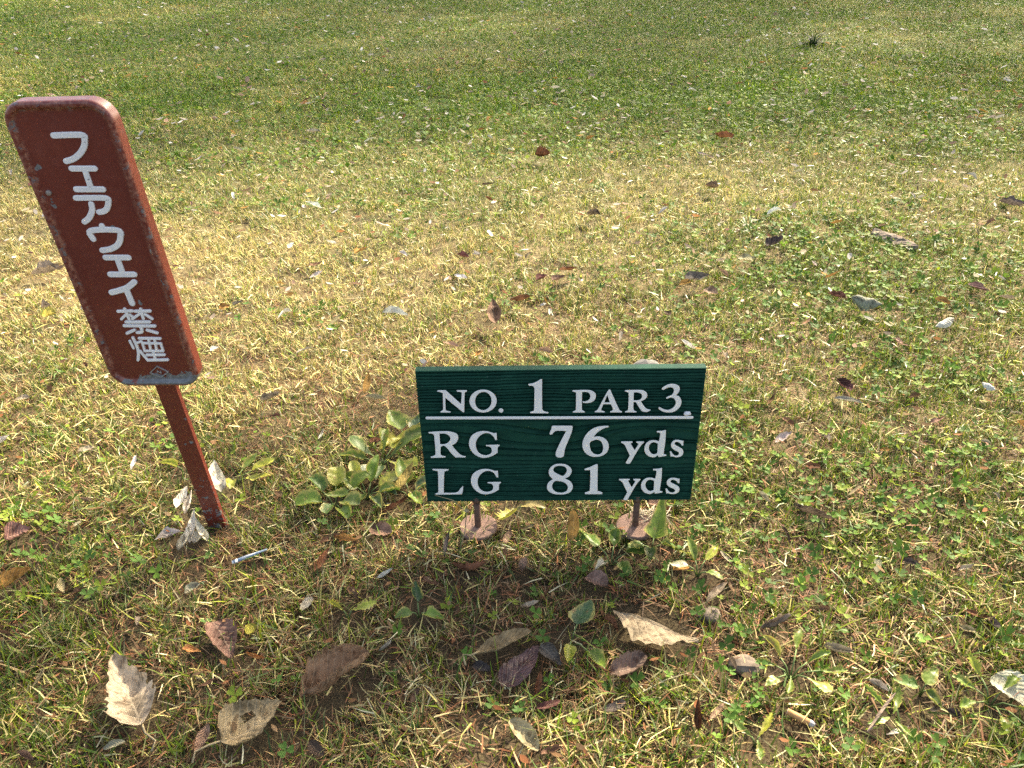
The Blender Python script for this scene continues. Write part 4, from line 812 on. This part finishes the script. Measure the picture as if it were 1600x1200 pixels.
# ------------------------------------------------------------------ living weeds
def weed(spot, label, leaves, group=None, cat='plant', name='broadleaf_weed', seed=0):
    """leaves: (azimuth, reach, tilt, length, width, shape, colour)"""
    x, y = SPOTS[spot] if isinstance(spot, str) else spot
    rnd = random.Random(seed + 500); z = float(gz(x, y))
    t = empty(name, (x, y, z), label, cat, group)
    for i, (az, reach, tilt, L, W, shape, ck) in enumerate(leaves):
        a = R(az); d = Vector((math.cos(a), math.sin(a), 0)); hgt = .012 + reach * .24 + rnd.uniform(0, .006)
        p = d * reach + Vector((0, 0, hgt))
        if reach > .004: tube('stalk', [(0, 0, -.004), d * reach * .45 + Vector((0, 0, hgt * .7)), p], [.0012, .001, .0009], M_GSTALK, t, 5)
        me = leaf_mesh('leaf', L, W, shape, rnd.uniform(6, 22), rnd.uniform(-.9, .7), seed * 13 + i, 10, 14, None, False, False, 0, M_LIVE)
        o = put(bpy.data.objects.new('leaf', me), t); o.color = jitter(PAL[ck], rnd, .15)
        tl = R(tilt * .7); o.location = p + d * (L * .5 * math.cos(tl)) + Vector((0, 0, L * .5 * math.sin(tl)))
        o.rotation_euler = (R(rnd.uniform(-15, 15)), -tl, a)
    FOOT.append((x, y, 0, .03, .03))
    return t
def build_weeds():
    weed('weedA', 'round leaved light green weed left of the green sign, nearest the red post', [(200,.02,10,0.0425,0.0425,'round','paleleaf'),(330,.018,20,0.0375,0.0375,'round','paleleaf'),(95,.03,30,0.0375,0.0350,'round','yellowleaf'),(140,.03,25,.036,.034,'round','leafgreen'),(300,.03,8,.036,.032,'round','paleleaf'),(40,.034,20,.036,.03,'round','paleleaf'),(265,.014,5,0.0275,0.0275,'round','leafgreen')], seed=1)
    weed('weedJ', 'yellowing tangled weed just left of the green sign', [(30,.02,20,0.0500,0.0275,'lance','yellowleaf'),(150,.02,25,0.0425,0.0375,'heart','paleleaf'),(250,.014,10,0.0375,0.0325,'heart','leafgreen'),(200,.03,12,.04,.026,'heart','paleleaf'),(300,.03,5,.036,.026,'ovate','leafgreen'),(120,.034,18,.04,.024,'lance','yellowleaf'),(80,.02,35,0.0562,0.0250,'lance','paleleaf'),(340,.02,10,0.0375,0.0275,'ovate','bluegreen')], seed=2)
    weed('weedB', 'weed with spoon shaped green leaves behind the round leaved weed', [(35,.006,25,0.0938,0.0400,'spoon','leafgreen'),(140,.006,20,0.0775,0.0325,'spoon','leafgreen'),(330,.012,15,0.0688,0.0350,'spoon','yellowleaf'),(90,.006,30,0.0625,0.0325,'spoon','paleleaf'),(180,.03,12,.05,.03,'heart','paleleaf'),(270,.02,6,.045,.026,'ovate','leafgreen'),(60,.03,18,.045,.03,'heart','yellowleaf'),(230,.01,8,0.0562,0.0275,'spoon','palegreen')], seed=3)
    weed('weedE', 'pale frosted weed beside the upper left edge of the green sign', [(120,.02,15,0.0585,0.0520,'heart','paleleaf'),(350,.02,10,0.0520,0.0442,'heart','palegreen'),(60,.02,20,0.0468,0.0390,'heart','bluegreen'),(230,.02,5,0.0455,0.0390,'heart','yellowleaf')], seed=4)
    weed('weedP', 'small blue green weed at the lower left corner of the green sign', [(20,.012,15,0.0442,0.0338,'ovate','bluegreen'),(110,.016,30,0.0520,0.0364,'ovate','paleleaf'),(200,.014,10,0.0390,0.0312,'ovate','leafgreen'),(300,.014,5,0.0390,0.0286,'ovate','paleleaf')], seed=5)
    weed('weedC', 'weed with a tall arrow shaped pale green leaf right of the right stake', [(72,.012,42,.075,.045,'arrow','paleleaf'),(338,.012,-4,.06,.028,'arrow','paleleaf'),(200,.014,8,.028,.026,'round','leafgreen'),(255,.014,4,.03,.024,'heart','leafgreen')], seed=6)
    weed('weedD', 'low round leaved weed in front of the right stake', [(75,.02,35,.028,.024,'round','leafgreen'),(140,.024,25,.036,.028,'heart','paleleaf'),(10,.022,8,.03,.028,'round','leafgreen'),(300,.02,4,.03,.024,'heart','paleleaf'),(230,.02,6,.024,.02,'heart','palegreen')], seed=7)
    weed('weedM', 'curly pale weed right of the right stake, above the khaki leaf', [(100,.014,35,.04,.014,'lance','paleleaf'),(45,.016,20,.035,.014,'lance','yellowleaf'),(180,.016,10,.03,.018,'ovate','palegreen'),(320,.012,5,.028,.018,'ovate','paleleaf')], seed=8)
    weed('weedF', 'weed rosette with notched green leaves left of the taupe rolled leaf', [(20,.022,8,0.0360,0.0208,'lobed','paleleaf'),(65,.03,20,0.0320,0.0208,'lobed','paleleaf'),(120,.02,22,0.0360,0.0128,'lance','yellowleaf'),(170,.02,16,0.0288,0.0192,'lobed','paleleaf'),(245,.014,6,0.0288,0.0192,'lobed','paleleaf'),(310,.02,8,0.0336,0.0192,'spoon','yellowleaf'),(350,.034,14,0.0320,0.0208,'lobed','paleleaf'),(215,.03,5,0.0240,0.0144,'ovate','paleleaf')], seed=9)
    weed('weedL', 'notched green weed between the cigarette butt and the taupe rolled leaf', [(60,.004,25,0.0375,0.0165,'lobed','paleleaf'),(120,.004,25,0.0413,0.0150,'lobed','paleleaf'),(200,.004,12,0.0338,0.0165,'lobed','paleleaf'),(290,.004,10,0.0300,0.0150,'lobed','paleleaf')], seed=10)
    weed('weedG', 'leafy weed near the right edge, beside the pale cut off leaf', [(150,.02,25,0.0306,0.0255,'lobed','paleleaf'),(100,.026,30,0.0289,0.0238,'lobed','yellowleaf'),(200,.03,15,0.0306,0.0238,'lobed','paleleaf'),(255,.03,8,0.0289,0.0238,'lobed','paleleaf'),(310,.024,6,0.0289,0.0221,'lobed','paleleaf'),(30,.02,20,0.0255,0.0221,'lobed','paleleaf'),(280,.05,4,0.0255,0.0221,'lobed','paleleaf')], seed=11)
    weed('weedQ', 'yellow green notched weed at the bottom edge below the upright rust leaf', [(50,.006,20,0.0338,0.0165,'lobed','yellowleaf'),(140,.006,18,0.0338,0.0165,'lobed','paleleaf'),(260,.006,10,0.0263,0.0150,'lobed','paleleaf')], seed=12)
    weed('weedH', 'yellow green leaves just right of the red post foot', [(350,.02,14,.05,.026,'lance','yellowleaf'),(20,.03,22,.045,.026,'lance','yellowleaf'),(280,.012,10,.03,.022,'round','yellowleaf'),(60,.02,20,.04,.022,'lance','paleleaf')], seed=13)
    weed('weedK', 'yellow green round leaves just left of the red post', [(60,.014,40,.036,.028,'heart','yellowleaf'),(180,.012,25,.03,.024,'heart','yellowleaf')], seed=14)
    weed('weedI', 'yellowing lobed leaf hanging under the green sign, between the stakes', [(250,.01,30,.06,.055,'lobed','yellowleaf'),(330,.014,25,.045,.03,'ovate','ochrefade')], seed=15)
    weed('ivy', 'dark green ivy shaped leaf beside the dark grey brown leaf', [(60,.016,12,.044,.038,'heart','bluegreen'),(260,.02,5,.032,.022,'ovate','yellowleaf'),(300,.04,4,.034,.026,'heart','paleleaf')], seed=16)
    weed('sprigA', 'blue green toothed sprig left of the olive tan leaf', [(100,.010,20,.034,.026,'serrate','bluegreen'),(330,.012,10,.03,.022,'serrate','paleleaf'),(210,.01,10,.026,.02,'ovate','leafgreen')], seed=17)
    weed('sprigB', 'yellow small lobed leaf above the largest brown leaf', [(20,.006,10,.036,.026,'lobed','yellowleaf'),(150,.006,20,.026,.018,'lobed','yellowleaf')], seed=18)
    weed('weedN', 'low green weed between the rolled leaf and the right edge weed', [(40,.006,15,.03,.02,'ovate','paleleaf'),(170,.006,15,.034,.02,'ovate','leafgreen'),(280,.006,8,.03,.022,'ovate','leafgreen')], seed=19)
build_weeds()
def tuft(spot, label, n, Lr, col, seed, width=.003, spread=55):
    x, y = SPOTS[spot]; rnd = random.Random(seed); z = float(gz(x, y))
    t = empty('grass_tuft', (x, y, z), label, 'grass tuft')
    for i in range(n):
        a = rnd.uniform(0, 6.28); tl = R(rnd.uniform(5, spread)); L = rnd.uniform(*Lr); V = []; F = []
        px = Vector((rnd.gauss(0, .01), rnd.gauss(0, .01), 0)); side = Vector((-math.sin(a), math.cos(a), 0))
        for j in range(5):
            s = j / 4; ang = tl + s * R(40); p = px + Vector((math.cos(a) * math.sin(ang), math.sin(a) * math.sin(ang), math.cos(ang))) * L * s
            w = width * (1 - s ** 2) * .5 + .0002; V += [p - side * w, p + side * w + Vector((0, 0, .0004))]
        for j in range(4): F.append((2*j, 2*j+1, 2*j+3, 2*j+2))
        o = mesh('blade', V, F, M_TUFT, t, True); o.color = jitter(col, rnd, .25)
tuft('tuft_dark', 'dark green grass tuft alone in the far upper right', 46, (.12, .2), (.045, .075, .03), 1, .007)
tuft('tuft_a', 'fresh green grass tuft on the sunlit straw, upper middle', 26, (.035, .06), (.13, .22, .04), 2, .004)
tuft('tuft_b', 'fresh green grass tuft below the upper middle, near the dark folded leaf', 26, (.04, .065), (.12, .21, .04), 3, .004)

# ------------------------------------------------------------------ small stray things
def between(a, b): (x0, y0), (x1, y1) = SPOTS[a], SPOTS[b]; return (x0 + x1) / 2, (y0 + y1) / 2, math.atan2(y1 - y0, x1 - x0), math.hypot(x1 - x0, y1 - y0)
def build_butt():
    x, y, a, L = between('butt0', 'butt1')
    t = empty('cigarette_butt', (x, y, float(gz(x, y)) + .016), 'cigarette butt with orange filter lying in the grass, lower right', 'cigarette butt')
    t.rotation_euler = (0, R(4), a); h = L / 2; r = .0041
    tube('filter_wrapper', [(-h, 0, 0), (-h * .2, 0, .0002), (h * .62, 0, 0)], [r, r * 1.02, r], M_CORK, t, 16)
    tube('filter_end', [(-h - .0003, 0, 0), (-h + .002, 0, 0)], r * .9, M_PAPER, t, 14)
    tube('burnt_end', [(h * .6, 0, 0), (h * .8, .0003, 0), (h * .98, .0008, -.0006)], [r * .985, r * .95, r * .6], M_ASH, t, 14)
    FOOT.append((x, y, a, h, r * 1.6))
build_butt()
def build_tube():
    x, y, a, L = between('tube0', 'tube1')
    t = empty('paper_tube', (x, y, float(gz(x, y)) + .021), 'faded blue and white rolled paper tube right of the red post foot', 'litter'); t.rotation_euler = (0, R(-4), a); h = L / 2
    tube('wrapper', [(-h, 0, 0), (-h * .3, .0006, 0), (h * .4, 0, .0005), (h, -.0004, .001)], [.0028, .0026, .0019, .0012], M_BLUE, t, 12)
    tube('white_end', [(-h - .002, 0, 0), (-h + .006, 0, 0)], [.0024, .0030], M_PAPER, t, 12)
    tube('white_stripe', [(-h * .5, .0004, .0012), (h * .7, -.0002, .0010)], [.0021, .0010], M_PAPER, t, 8)
    FOOT.append((x, y, a, h, .006))
build_tube()
def lump(name, spot, label, cat, size, mat, seed, dz=.0, sub=3):
    x, y = SPOTS[spot]; bm = bmesh.new(); bmesh.ops.create_icosphere(bm, subdivisions=sub, radius=1)
    for v in bm.verts:
        n = float(fbm(v.co.x + seed + v.co.z * .7, v.co.y - v.co.z * .6, .9, seed)); v.co *= .55 + .9 * n; v.co = Vector((v.co.x * size[0], v.co.y * size[1], v.co.z * size[2]))
    me = bpy.data.meshes.new(name); bm.to_mesh(me); bm.free(); me.materials.append(mat)
    o = put(bpy.data.objects.new(name, me)); o.location = (x, y, float(gz(x, y)) + dz); o.rotation_euler = (0, 0, seed * 1.3); tag(o, label, cat)
lump('stone', 'rock', 'grey stone half hidden behind the top edge of the green sign', 'stone', (.042, .026, .026), M_STONE, 3, .008)
lump('soil_clod', 'clod0', 'crumbly soil clod right of the large khaki leaf tip', 'soil clod', (.017, .014, .010), M_CLOD, 5, .006)
lump('soil_clod', 'clod1', 'crumbly soil clod between the crumpled leaf and the weed rosette', 'soil clod', (.02, .015, .010), M_CLOD, 7, .005)
def build_bark():
    x, y, a, L = between('bark0', 'bark1')
    V = []; F = []; nu, nv = 6, 16; rs = np.random.RandomState(3)
    for top in (1, 0):
        for j in range(nv + 1):
            for i in range(nu + 1):
                u = i / nu * 2 - 1; v = j / nv; w = .026 * (1 - abs(2 * v - 1) ** 3) ** .6 * (1 + .35 * (rs.rand() - .5)) + .002
                V.append(((v - .5) * L, u * w, (.012 * (1 - u * u) + .006 * rs.rand()) * top + .002))
    n = nu + 1; b = n * (nv + 1)
    for j in range(nv):
        for i in range(nu):
            q = j * n + i; F.append((q, q + n, q + n + 1, q + 1)); F.append((b + q, b + q + 1, b + q + n + 1, b + q + n))
    edge = [i for i in range(n)] + [j * n + nu for j in range(1, nv + 1)] + [nv * n + i for i in range(nu - 1, -1, -1)] + [j * n for j in range(nv - 1, 0, -1)]
    for k in range(len(edge)): p, q = edge[k], edge[(k + 1) % len(edge)]; F.append((p, q, b + q, b + p))
    o = mesh('bark_piece', V, F, M_BARKP); o.location = (x, y, float(gz(x, y)) + .003); o.rotation_euler = (0, 0, a); tag(o, 'gnarled grey piece of bark on the lawn, right of the dark folded leaf', 'bark')
    FOOT.append((x, y, a, L * .5, .03))
build_bark()
def build_fibres():
    x, y = SPOTS['disc1']; rnd = random.Random(8); t = empty('straw_wisp', (x + .012, y + .006, float(gz(x, y)) + .022), 'wisp of pale dry fibres on the foot plate of the right stake', 'straw')
    for i in range(34):
        a = rnd.uniform(0, 6.28); L = rnd.uniform(.008, .022); c = Vector((rnd.gauss(.008, .012), rnd.gauss(.004, .009), rnd.uniform(0, .008))); d = Vector((math.cos(a), math.sin(a), rnd.uniform(-.15, .25))); s = Vector((-d.y, d.x, .4)) * rnd.uniform(-.006, .006)
        tube('fibre', [c - d * L, c + s, c + d * L], [.0005, .0007, .0004], M_STRAW, t, 4)
build_fibres()
def build_stalk():
    x, y = -.085, .905; z = float(gz(x, y)); t = empty('grass_stalk', (x, y, z), 'thin bent grass stalk with a seed head before the letter L', 'grass stalk')
    tube('stem', [(0, 0, 0), (.012, .006, .045), (.016, .012, .078), (-.004, .014, .100), (-.03, .016, .108)], [.0009, .0008, .0007, .0006, .0004], M_STALK, t, 5)
    bm = bmesh.new(); bmesh.ops.create_icosphere(bm, subdivisions=2, radius=.0034)
    for v in bm.verts: v.co *= .8 + .4 * random.Random(v.index).random()
    bmesh.ops.translate(bm, verts=bm.verts, vec=(.016, .011, .082)); me = bpy.data.meshes.new('seed_head'); bm.to_mesh(me); bm.free(); me.materials.append(M_STALK); put(bpy.data.objects.new('seed_head', me), t)
build_stalk()

# ------------------------------------------------------------------ the turf: each blade is a bent strip
def green_map(x, y):
    """share of living green, 0..1"""
    g = np.interp(y, [.4, .75, 1.0, 1.3, 1.9, 2.6, 3.3, 4.0, 6, 11], [.54, .50, .42, .28, .25, .32, .50, .70, .72, .70])
    g = g + .34 * np.exp(-(((x - .85) / .55) ** 2 + ((y - 1.75) / .55) ** 2)) + .16 * np.exp(-(((x - .7) / .4) ** 2 + ((y - 1.1) / .25) ** 2))
    g = g + .22 * np.exp(-(((x - 1.6) / 1.5) ** 2 + ((y - 4.4) / .9) ** 2)) - .16 * np.exp(-(((x + 3.6) / 1.6) ** 2 + ((y - 6) / 3) ** 2))
    g = g + (fbm(x, y, .5, 21) - .5) * .75 + (fbm(x, y, 1.6, 27) - .5) * 1.0 * np.clip(y / 3, .2, 1)
    return np.clip(g, .02, .96)
def bare_map(x, y):
    b = .95 * np.exp(-(((x + .24) / .13) ** 2 + ((y - 1.32) / .11) ** 2)) + .7 * np.exp(-(((x - .24) / .20) ** 2 + ((y - .80) / .09) ** 2)) + .55 * np.exp(-(((x - .52) / .22) ** 2 + ((y - 1.55) / .10) ** 2))
    b = b + .5 * np.exp(-(((x + .05) / .22) ** 2 + ((y - .83) / .07) ** 2))
    return np.clip(b + np.clip(fbm(x, y, .22, 33) - .62, 0, 1) * 2.2 * (y < 3), 0, .92)
DRYC = np.array([(.56,.47,.19), (.62,.54,.25), (.50,.42,.16), (.68,.61,.36), (.42,.31,.12), (.54,.49,.16), (.34,.24,.11), (.46,.43,.20)])
GRNC = np.array([(.075,.130,.012), (.10,.175,.014), (.055,.100,.012), (.145,.20,.014), (.23,.27,.02), (.08,.145,.03)])
def pressed(x, y, z):
    """True where a root lies under a leaf"""
    hit = np.zeros(len(x), bool)
    for (fx, fy, a, hl, hw) in FOOT:
        near = (np.abs(x - fx) < hl + hw) & (np.abs(y - fy) < hl + hw)
        if not near.any(): continue
        dx = x[near] - fx; dy = y[near] - fy; c, s = math.cos(a), math.sin(a)
        q = ((dx * c + dy * s) / (hl * .95 + .005)) ** 2 + ((-dx * s + dy * c) / (hw * .92 + .005)) ** 2
        hit[np.where(near)[0][q < 1]] = True
    return hit
def blades(n, y0, y1, power, rows, fade_in, fade_out, seed, marg=.35, thatch=False):
    nr = np.random.RandomState(seed)
    y = y0 + (y1 - y0) * nr.rand(n) ** power; x = (nr.rand(n) * 2 - 1) * (FRAME_HALF(y) + marg)
    keep = np.clip((y - y0) / max(fade_in, 1e-6), 0, 1) * np.clip((y1 - y) / max(fade_out, 1e-6), 0, 1); q = nr.rand(n) < keep; x, y = x[q], y[q]; n = len(x)
    # clumping: roots pulled together
    cx = (vnoise(x, y, .03, seed) - .5) * .02; x = x + cx
    ok = nr.rand(n) > bare_map(x, y) * (.82 if not thatch else -.0)
    ok &= nr.rand(n) < np.clip((fbm(x, y, .045, 62) - .22) * 3.2, .12 if not thatch else 1, 1)
    ok &= ~(pressed(x, y, 0) & (nr.rand(n) < np.where(y < 1.2, .93, .8)))
    x, y = x[ok], y[ok]; n = len(x); g = green_map(x, y)
    leng = np.interp(y, [.5, 1.0, 1.8, 3.0, 6.0], [.024, .0215, .018, .0185, .026]) * (.75 if thatch else 1); wid = np.interp(y, [.5, 1.2, 2.4, 4.0, 6, 11], [.0018, .0017, .0018, .0025, .0048, .0075])
    isg = nr.rand(n) < g; brn = (~isg) & (nr.rand(n) < np.interp(y, [.5, 1.0, 1.5, 2.5], [.46, .38, .14, .07]) + .4 * bare_map(x, y))
    col = np.where(isg[:, None], GRNC[nr.randint(0, len(GRNC), n)], DRYC[nr.randint(0, len(DRYC), n)])
    col = np.where(brn[:, None], BRNC[nr.randint(0, len(BRNC), n)], col) * np.exp(nr.normal(0, .28, (n, 1)))
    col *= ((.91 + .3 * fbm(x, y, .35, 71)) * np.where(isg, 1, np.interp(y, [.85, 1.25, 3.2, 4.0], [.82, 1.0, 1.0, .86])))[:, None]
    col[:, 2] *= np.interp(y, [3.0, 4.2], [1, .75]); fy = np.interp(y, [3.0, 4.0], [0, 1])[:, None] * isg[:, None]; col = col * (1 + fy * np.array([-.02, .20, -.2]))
    if thatch: isg[:] = False; brn[:] = True; col = BRNC[nr.randint(0, len(BRNC), n)] * np.exp(nr.normal(-.1, .35, (n, 1)))
    az = nr.rand(n) * 6.2832 + 1.2 * (vnoise(x, y, .09, 90) - .5)
    tilt = np.where(isg, nr.uniform(.15, 1.15, n), nr.uniform(.25, 1.0 + .45 * (y < 1.3), n)); flat = (nr.rand(n) < np.where(isg, .05, np.interp(y, [1.0, 1.5], [.24, .10]))); flat |= thatch; tilt = np.where(flat, nr.uniform(1.2, 1.57, n), tilt)
    if y0 > 4: tilt = np.where(flat, tilt, np.clip(tilt * 1.35, .3, 1.5))
    L = leng * np.exp(nr.normal(0, .33, n)) * np.where(isg, 1.08, 1.0) * (.55 + .95 * fbm(x, y, .10, 55)); L = np.where(flat, L * 1.15, L)
    w = wid * nr.uniform(.55, 1.35, n) * np.where(isg, 1.2, .95); w = np.where(brn & (nr.rand(n) < .4), w * .55, w)
    bend = nr.normal(.32, .30, n); twist = nr.normal(0, .35, n); roll = nr.normal(0, .5, n)
    z = gz(x, y) + np.where(flat, nr.rand(n) * (.016 if not thatch else .008), -.002); lim = 1.62
    p = np.stack([x, y, z], -1); Vs = []; seg = L / rows; th = tilt.copy(); aa = az.copy()
    wp = [.8, 1.0, .85, .55][:rows] if rows > 2 else [1.0, .8][:rows]
    for j in range(rows):
        side = np.stack([-np.sin(aa) * np.cos(roll), np.cos(aa) * np.cos(roll), np.sin(roll)], -1) * (w * wp[j] / 2)[:, None]
        Vs += [p - side, p + side]
        d = np.stack([np.cos(aa) * np.sin(th), np.sin(aa) * np.sin(th), np.cos(th)], -1); p = p + d * seg[:, None]
        th = np.minimum(th + bend / rows, lim + .35); aa = aa + twist / rows; roll = roll + twist * .3 / rows
    Vs.append(p); k = len(Vs); V = np.stack(Vs, 1); V[:, :, 2] = np.maximum(V[:, :, 2], (gz(x, y) - .003)[:, None]); b = np.arange(n)[:, None] * k; T = []
    for j in range(rows - 1): T += [b + [2*j, 2*j+1, 2*j+3], b + [2*j, 2*j+3, 2*j+2]]
    T.append(b + [2*rows-2, 2*rows-1, 2*rows])
    cv = np.repeat(col[:, None, :], k, 1)
    tipdry = isg & (nr.rand(n) < .35); cv[tipdry, -1] = (.40, .34, .15)
    return V, np.stack(T, 1), cv, isg, k
def build_turf():
    D = {True: [[], [], [], 0], False: [[], [], [], 0]}
    for args in ((310000, .30, 1.9, .95, 2, 0, .95, 1), (420000, .95, 3.3, .9, 2, .8, .9, 2), (430000, 2.3, 5.6, .85, 2, .9, 1.2, 3), (380000, 4.3, 11.5, .8, 1, 1.2, 0, 4), (85000, .32, 2.1, .9, 2, 0, .6, 5, 1)):
        V, T, C, g, k = blades(*args[:8], thatch=len(args) > 8)
        for flag in (True, False):
            s = np.where(g == flag)[0]
            if not len(s): continue
            d = D[flag]; loc = T[s] - (s * k)[:, None, None] + (np.arange(len(s)) * k)[:, None, None] + d[3]
            d[0].append(V[s].reshape(-1, 3)); d[1].append(loc.reshape(-1, 3)); d[2].append(C[s].reshape(-1, 3)); d[3] += len(s) * k
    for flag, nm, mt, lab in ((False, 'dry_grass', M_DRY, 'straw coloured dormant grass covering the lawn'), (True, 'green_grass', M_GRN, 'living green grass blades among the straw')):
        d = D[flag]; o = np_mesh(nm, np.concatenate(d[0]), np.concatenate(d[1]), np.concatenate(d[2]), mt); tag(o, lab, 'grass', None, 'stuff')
build_turf()
def build_clover():
    """clover and small round-leaved ground cover"""
    nr = np.random.RandomState(44)
    def spots(n, y0, y1, pw, marg, thr):
        y = y0 + (y1 - y0) * nr.rand(n) ** pw; x = (nr.rand(n) * 2 - 1) * (FRAME_HALF(y) + marg)
        g = green_map(x, y) * .6 + fbm(x, y, .16, 13) * .55
        for (a, b, r) in ((.30, .98, .13), (.20, .88, .10), (.12, .78, .10), (.42, 1.0, .12), (-.24, 1.02, .10), (.25, .62, .12), (-.62, .88, .06)): g = g + .35 * np.exp(-((x - a) ** 2 + (y - b) ** 2) / r ** 2)
        ok = (nr.rand(n) < np.clip((g - thr) * 3.2, 0, 1)) & ~pressed(x, y, 0) & (np.hypot(x - .07, (y - .95) * 3) > .02)
        return x[ok], y[ok]
    Vs = []; Ts = []; Cs = []; base = 0
    hx = np.array([0, -.36, -.52, -.26, 0, .26, .52, .36]); hy = np.array([0, .38, .78, 1.0, .86, 1.0, .78, .38])
    x, y = spots(9000, .42, 2.6, .75, .3, .52); n = len(x); S = nr.uniform(.0055, .0105, n) * np.clip(.9 + y * .12, 1, 1.3); a0 = nr.rand(n) * 6.28; h = nr.uniform(.008, .026, n); z = gz(x, y)
    gc = np.array([(.075, .155, .024), (.11, .20, .028), (.06, .125, .024), (.17, .23, .028)])
    col = gc[nr.randint(0, 4, n)] * nr.uniform(.75, 1.25, (n, 1)); tx = nr.normal(0, .35, n); ty = nr.normal(0, .35, n)
    for k in range(3):
        a = a0 + k * 2.094 + nr.normal(0, .12, n); c, s = np.cos(a), np.sin(a); cup = nr.uniform(.05, .45, n)
        px = x[:, None] + S[:, None] * (hx * -s[:, None] + hy * c[:, None]); py = y[:, None] + S[:, None] * (hx * c[:, None] + hy * s[:, None])
        pz = (z + h)[:, None] + S[:, None] * (hy * cup[:, None] + np.abs(hx) * .35) + (px - x[:, None]) * tx[:, None] + (py - y[:, None]) * ty[:, None]
        V = np.stack([px, py, pz], -1); b = np.arange(n)[:, None] * 8 + base
        Ts.append(np.concatenate([b + [0, i, i + 1] for i in range(1, 7)])); Vs.append(V.reshape(-1, 3)); Cs.append(np.repeat(col, 8, 0)); base += n * 8
    st = np.stack([np.stack([x - .0006, y, z - .003], -1), np.stack([x + .0006, y, z - .003], -1), np.stack([x, y, z + h], -1)], 1); b = np.arange(n)[:, None] * 3 + base
    Vs.append(st.reshape(-1, 3)); Ts.append(b + [0, 1, 2]); Cs.append(np.repeat(col * .9 + .02, 3, 0)); base += n * 3
    # small broad leaves, all over the greener lawn
    for (cnt, y0, y1, pw, size, thr) in ((16000, 1.0, 3.2, .8, (.006, .013), .50), (150000, 3.0, 11.5, .75, (.010, .024), .40)):
        x, y = spots(cnt, y0, y1, pw, .5, thr); n = len(x); L = nr.uniform(size[0], size[1], n); a = nr.rand(n) * 6.28; z = gz(x, y) + nr.uniform(.008, .026, n)
        ax = np.stack([np.cos(a), np.sin(a), nr.normal(.1, .35, n)], -1) * L[:, None]; bx = np.stack([-np.sin(a), np.cos(a), nr.normal(0, .35, n)], -1) * (L * nr.uniform(.3, .5, n))[:, None]; C = np.stack([x, y, z], -1)
        V = np.stack([C - ax * .5, C - bx - ax * .05, C + ax * .5, C + bx - ax * .05], 1); b = np.arange(n)[:, None] * 4 + base
        gc2 = np.array([(.075, .165, .014), (.115, .215, .016), (.055, .12, .014), (.20, .27, .02), (.085, .17, .03)])
        Vs.append(V.reshape(-1, 3)); Ts.append(np.concatenate([b + [0, 1, 2], b + [0, 2, 3]])); Cs.append(np.repeat(gc2[nr.randint(0, 5, n)] * nr.uniform(.75, 1.2, (n, 1)), 4, 0)); base += n * 4
    o = np_mesh('clover', np.concatenate(Vs), np.concatenate(Ts), np.concatenate(Cs), M_CLO); tag(o, 'clover and small round leaved ground cover in the lawn', 'clover', None, 'stuff')
build_clover()
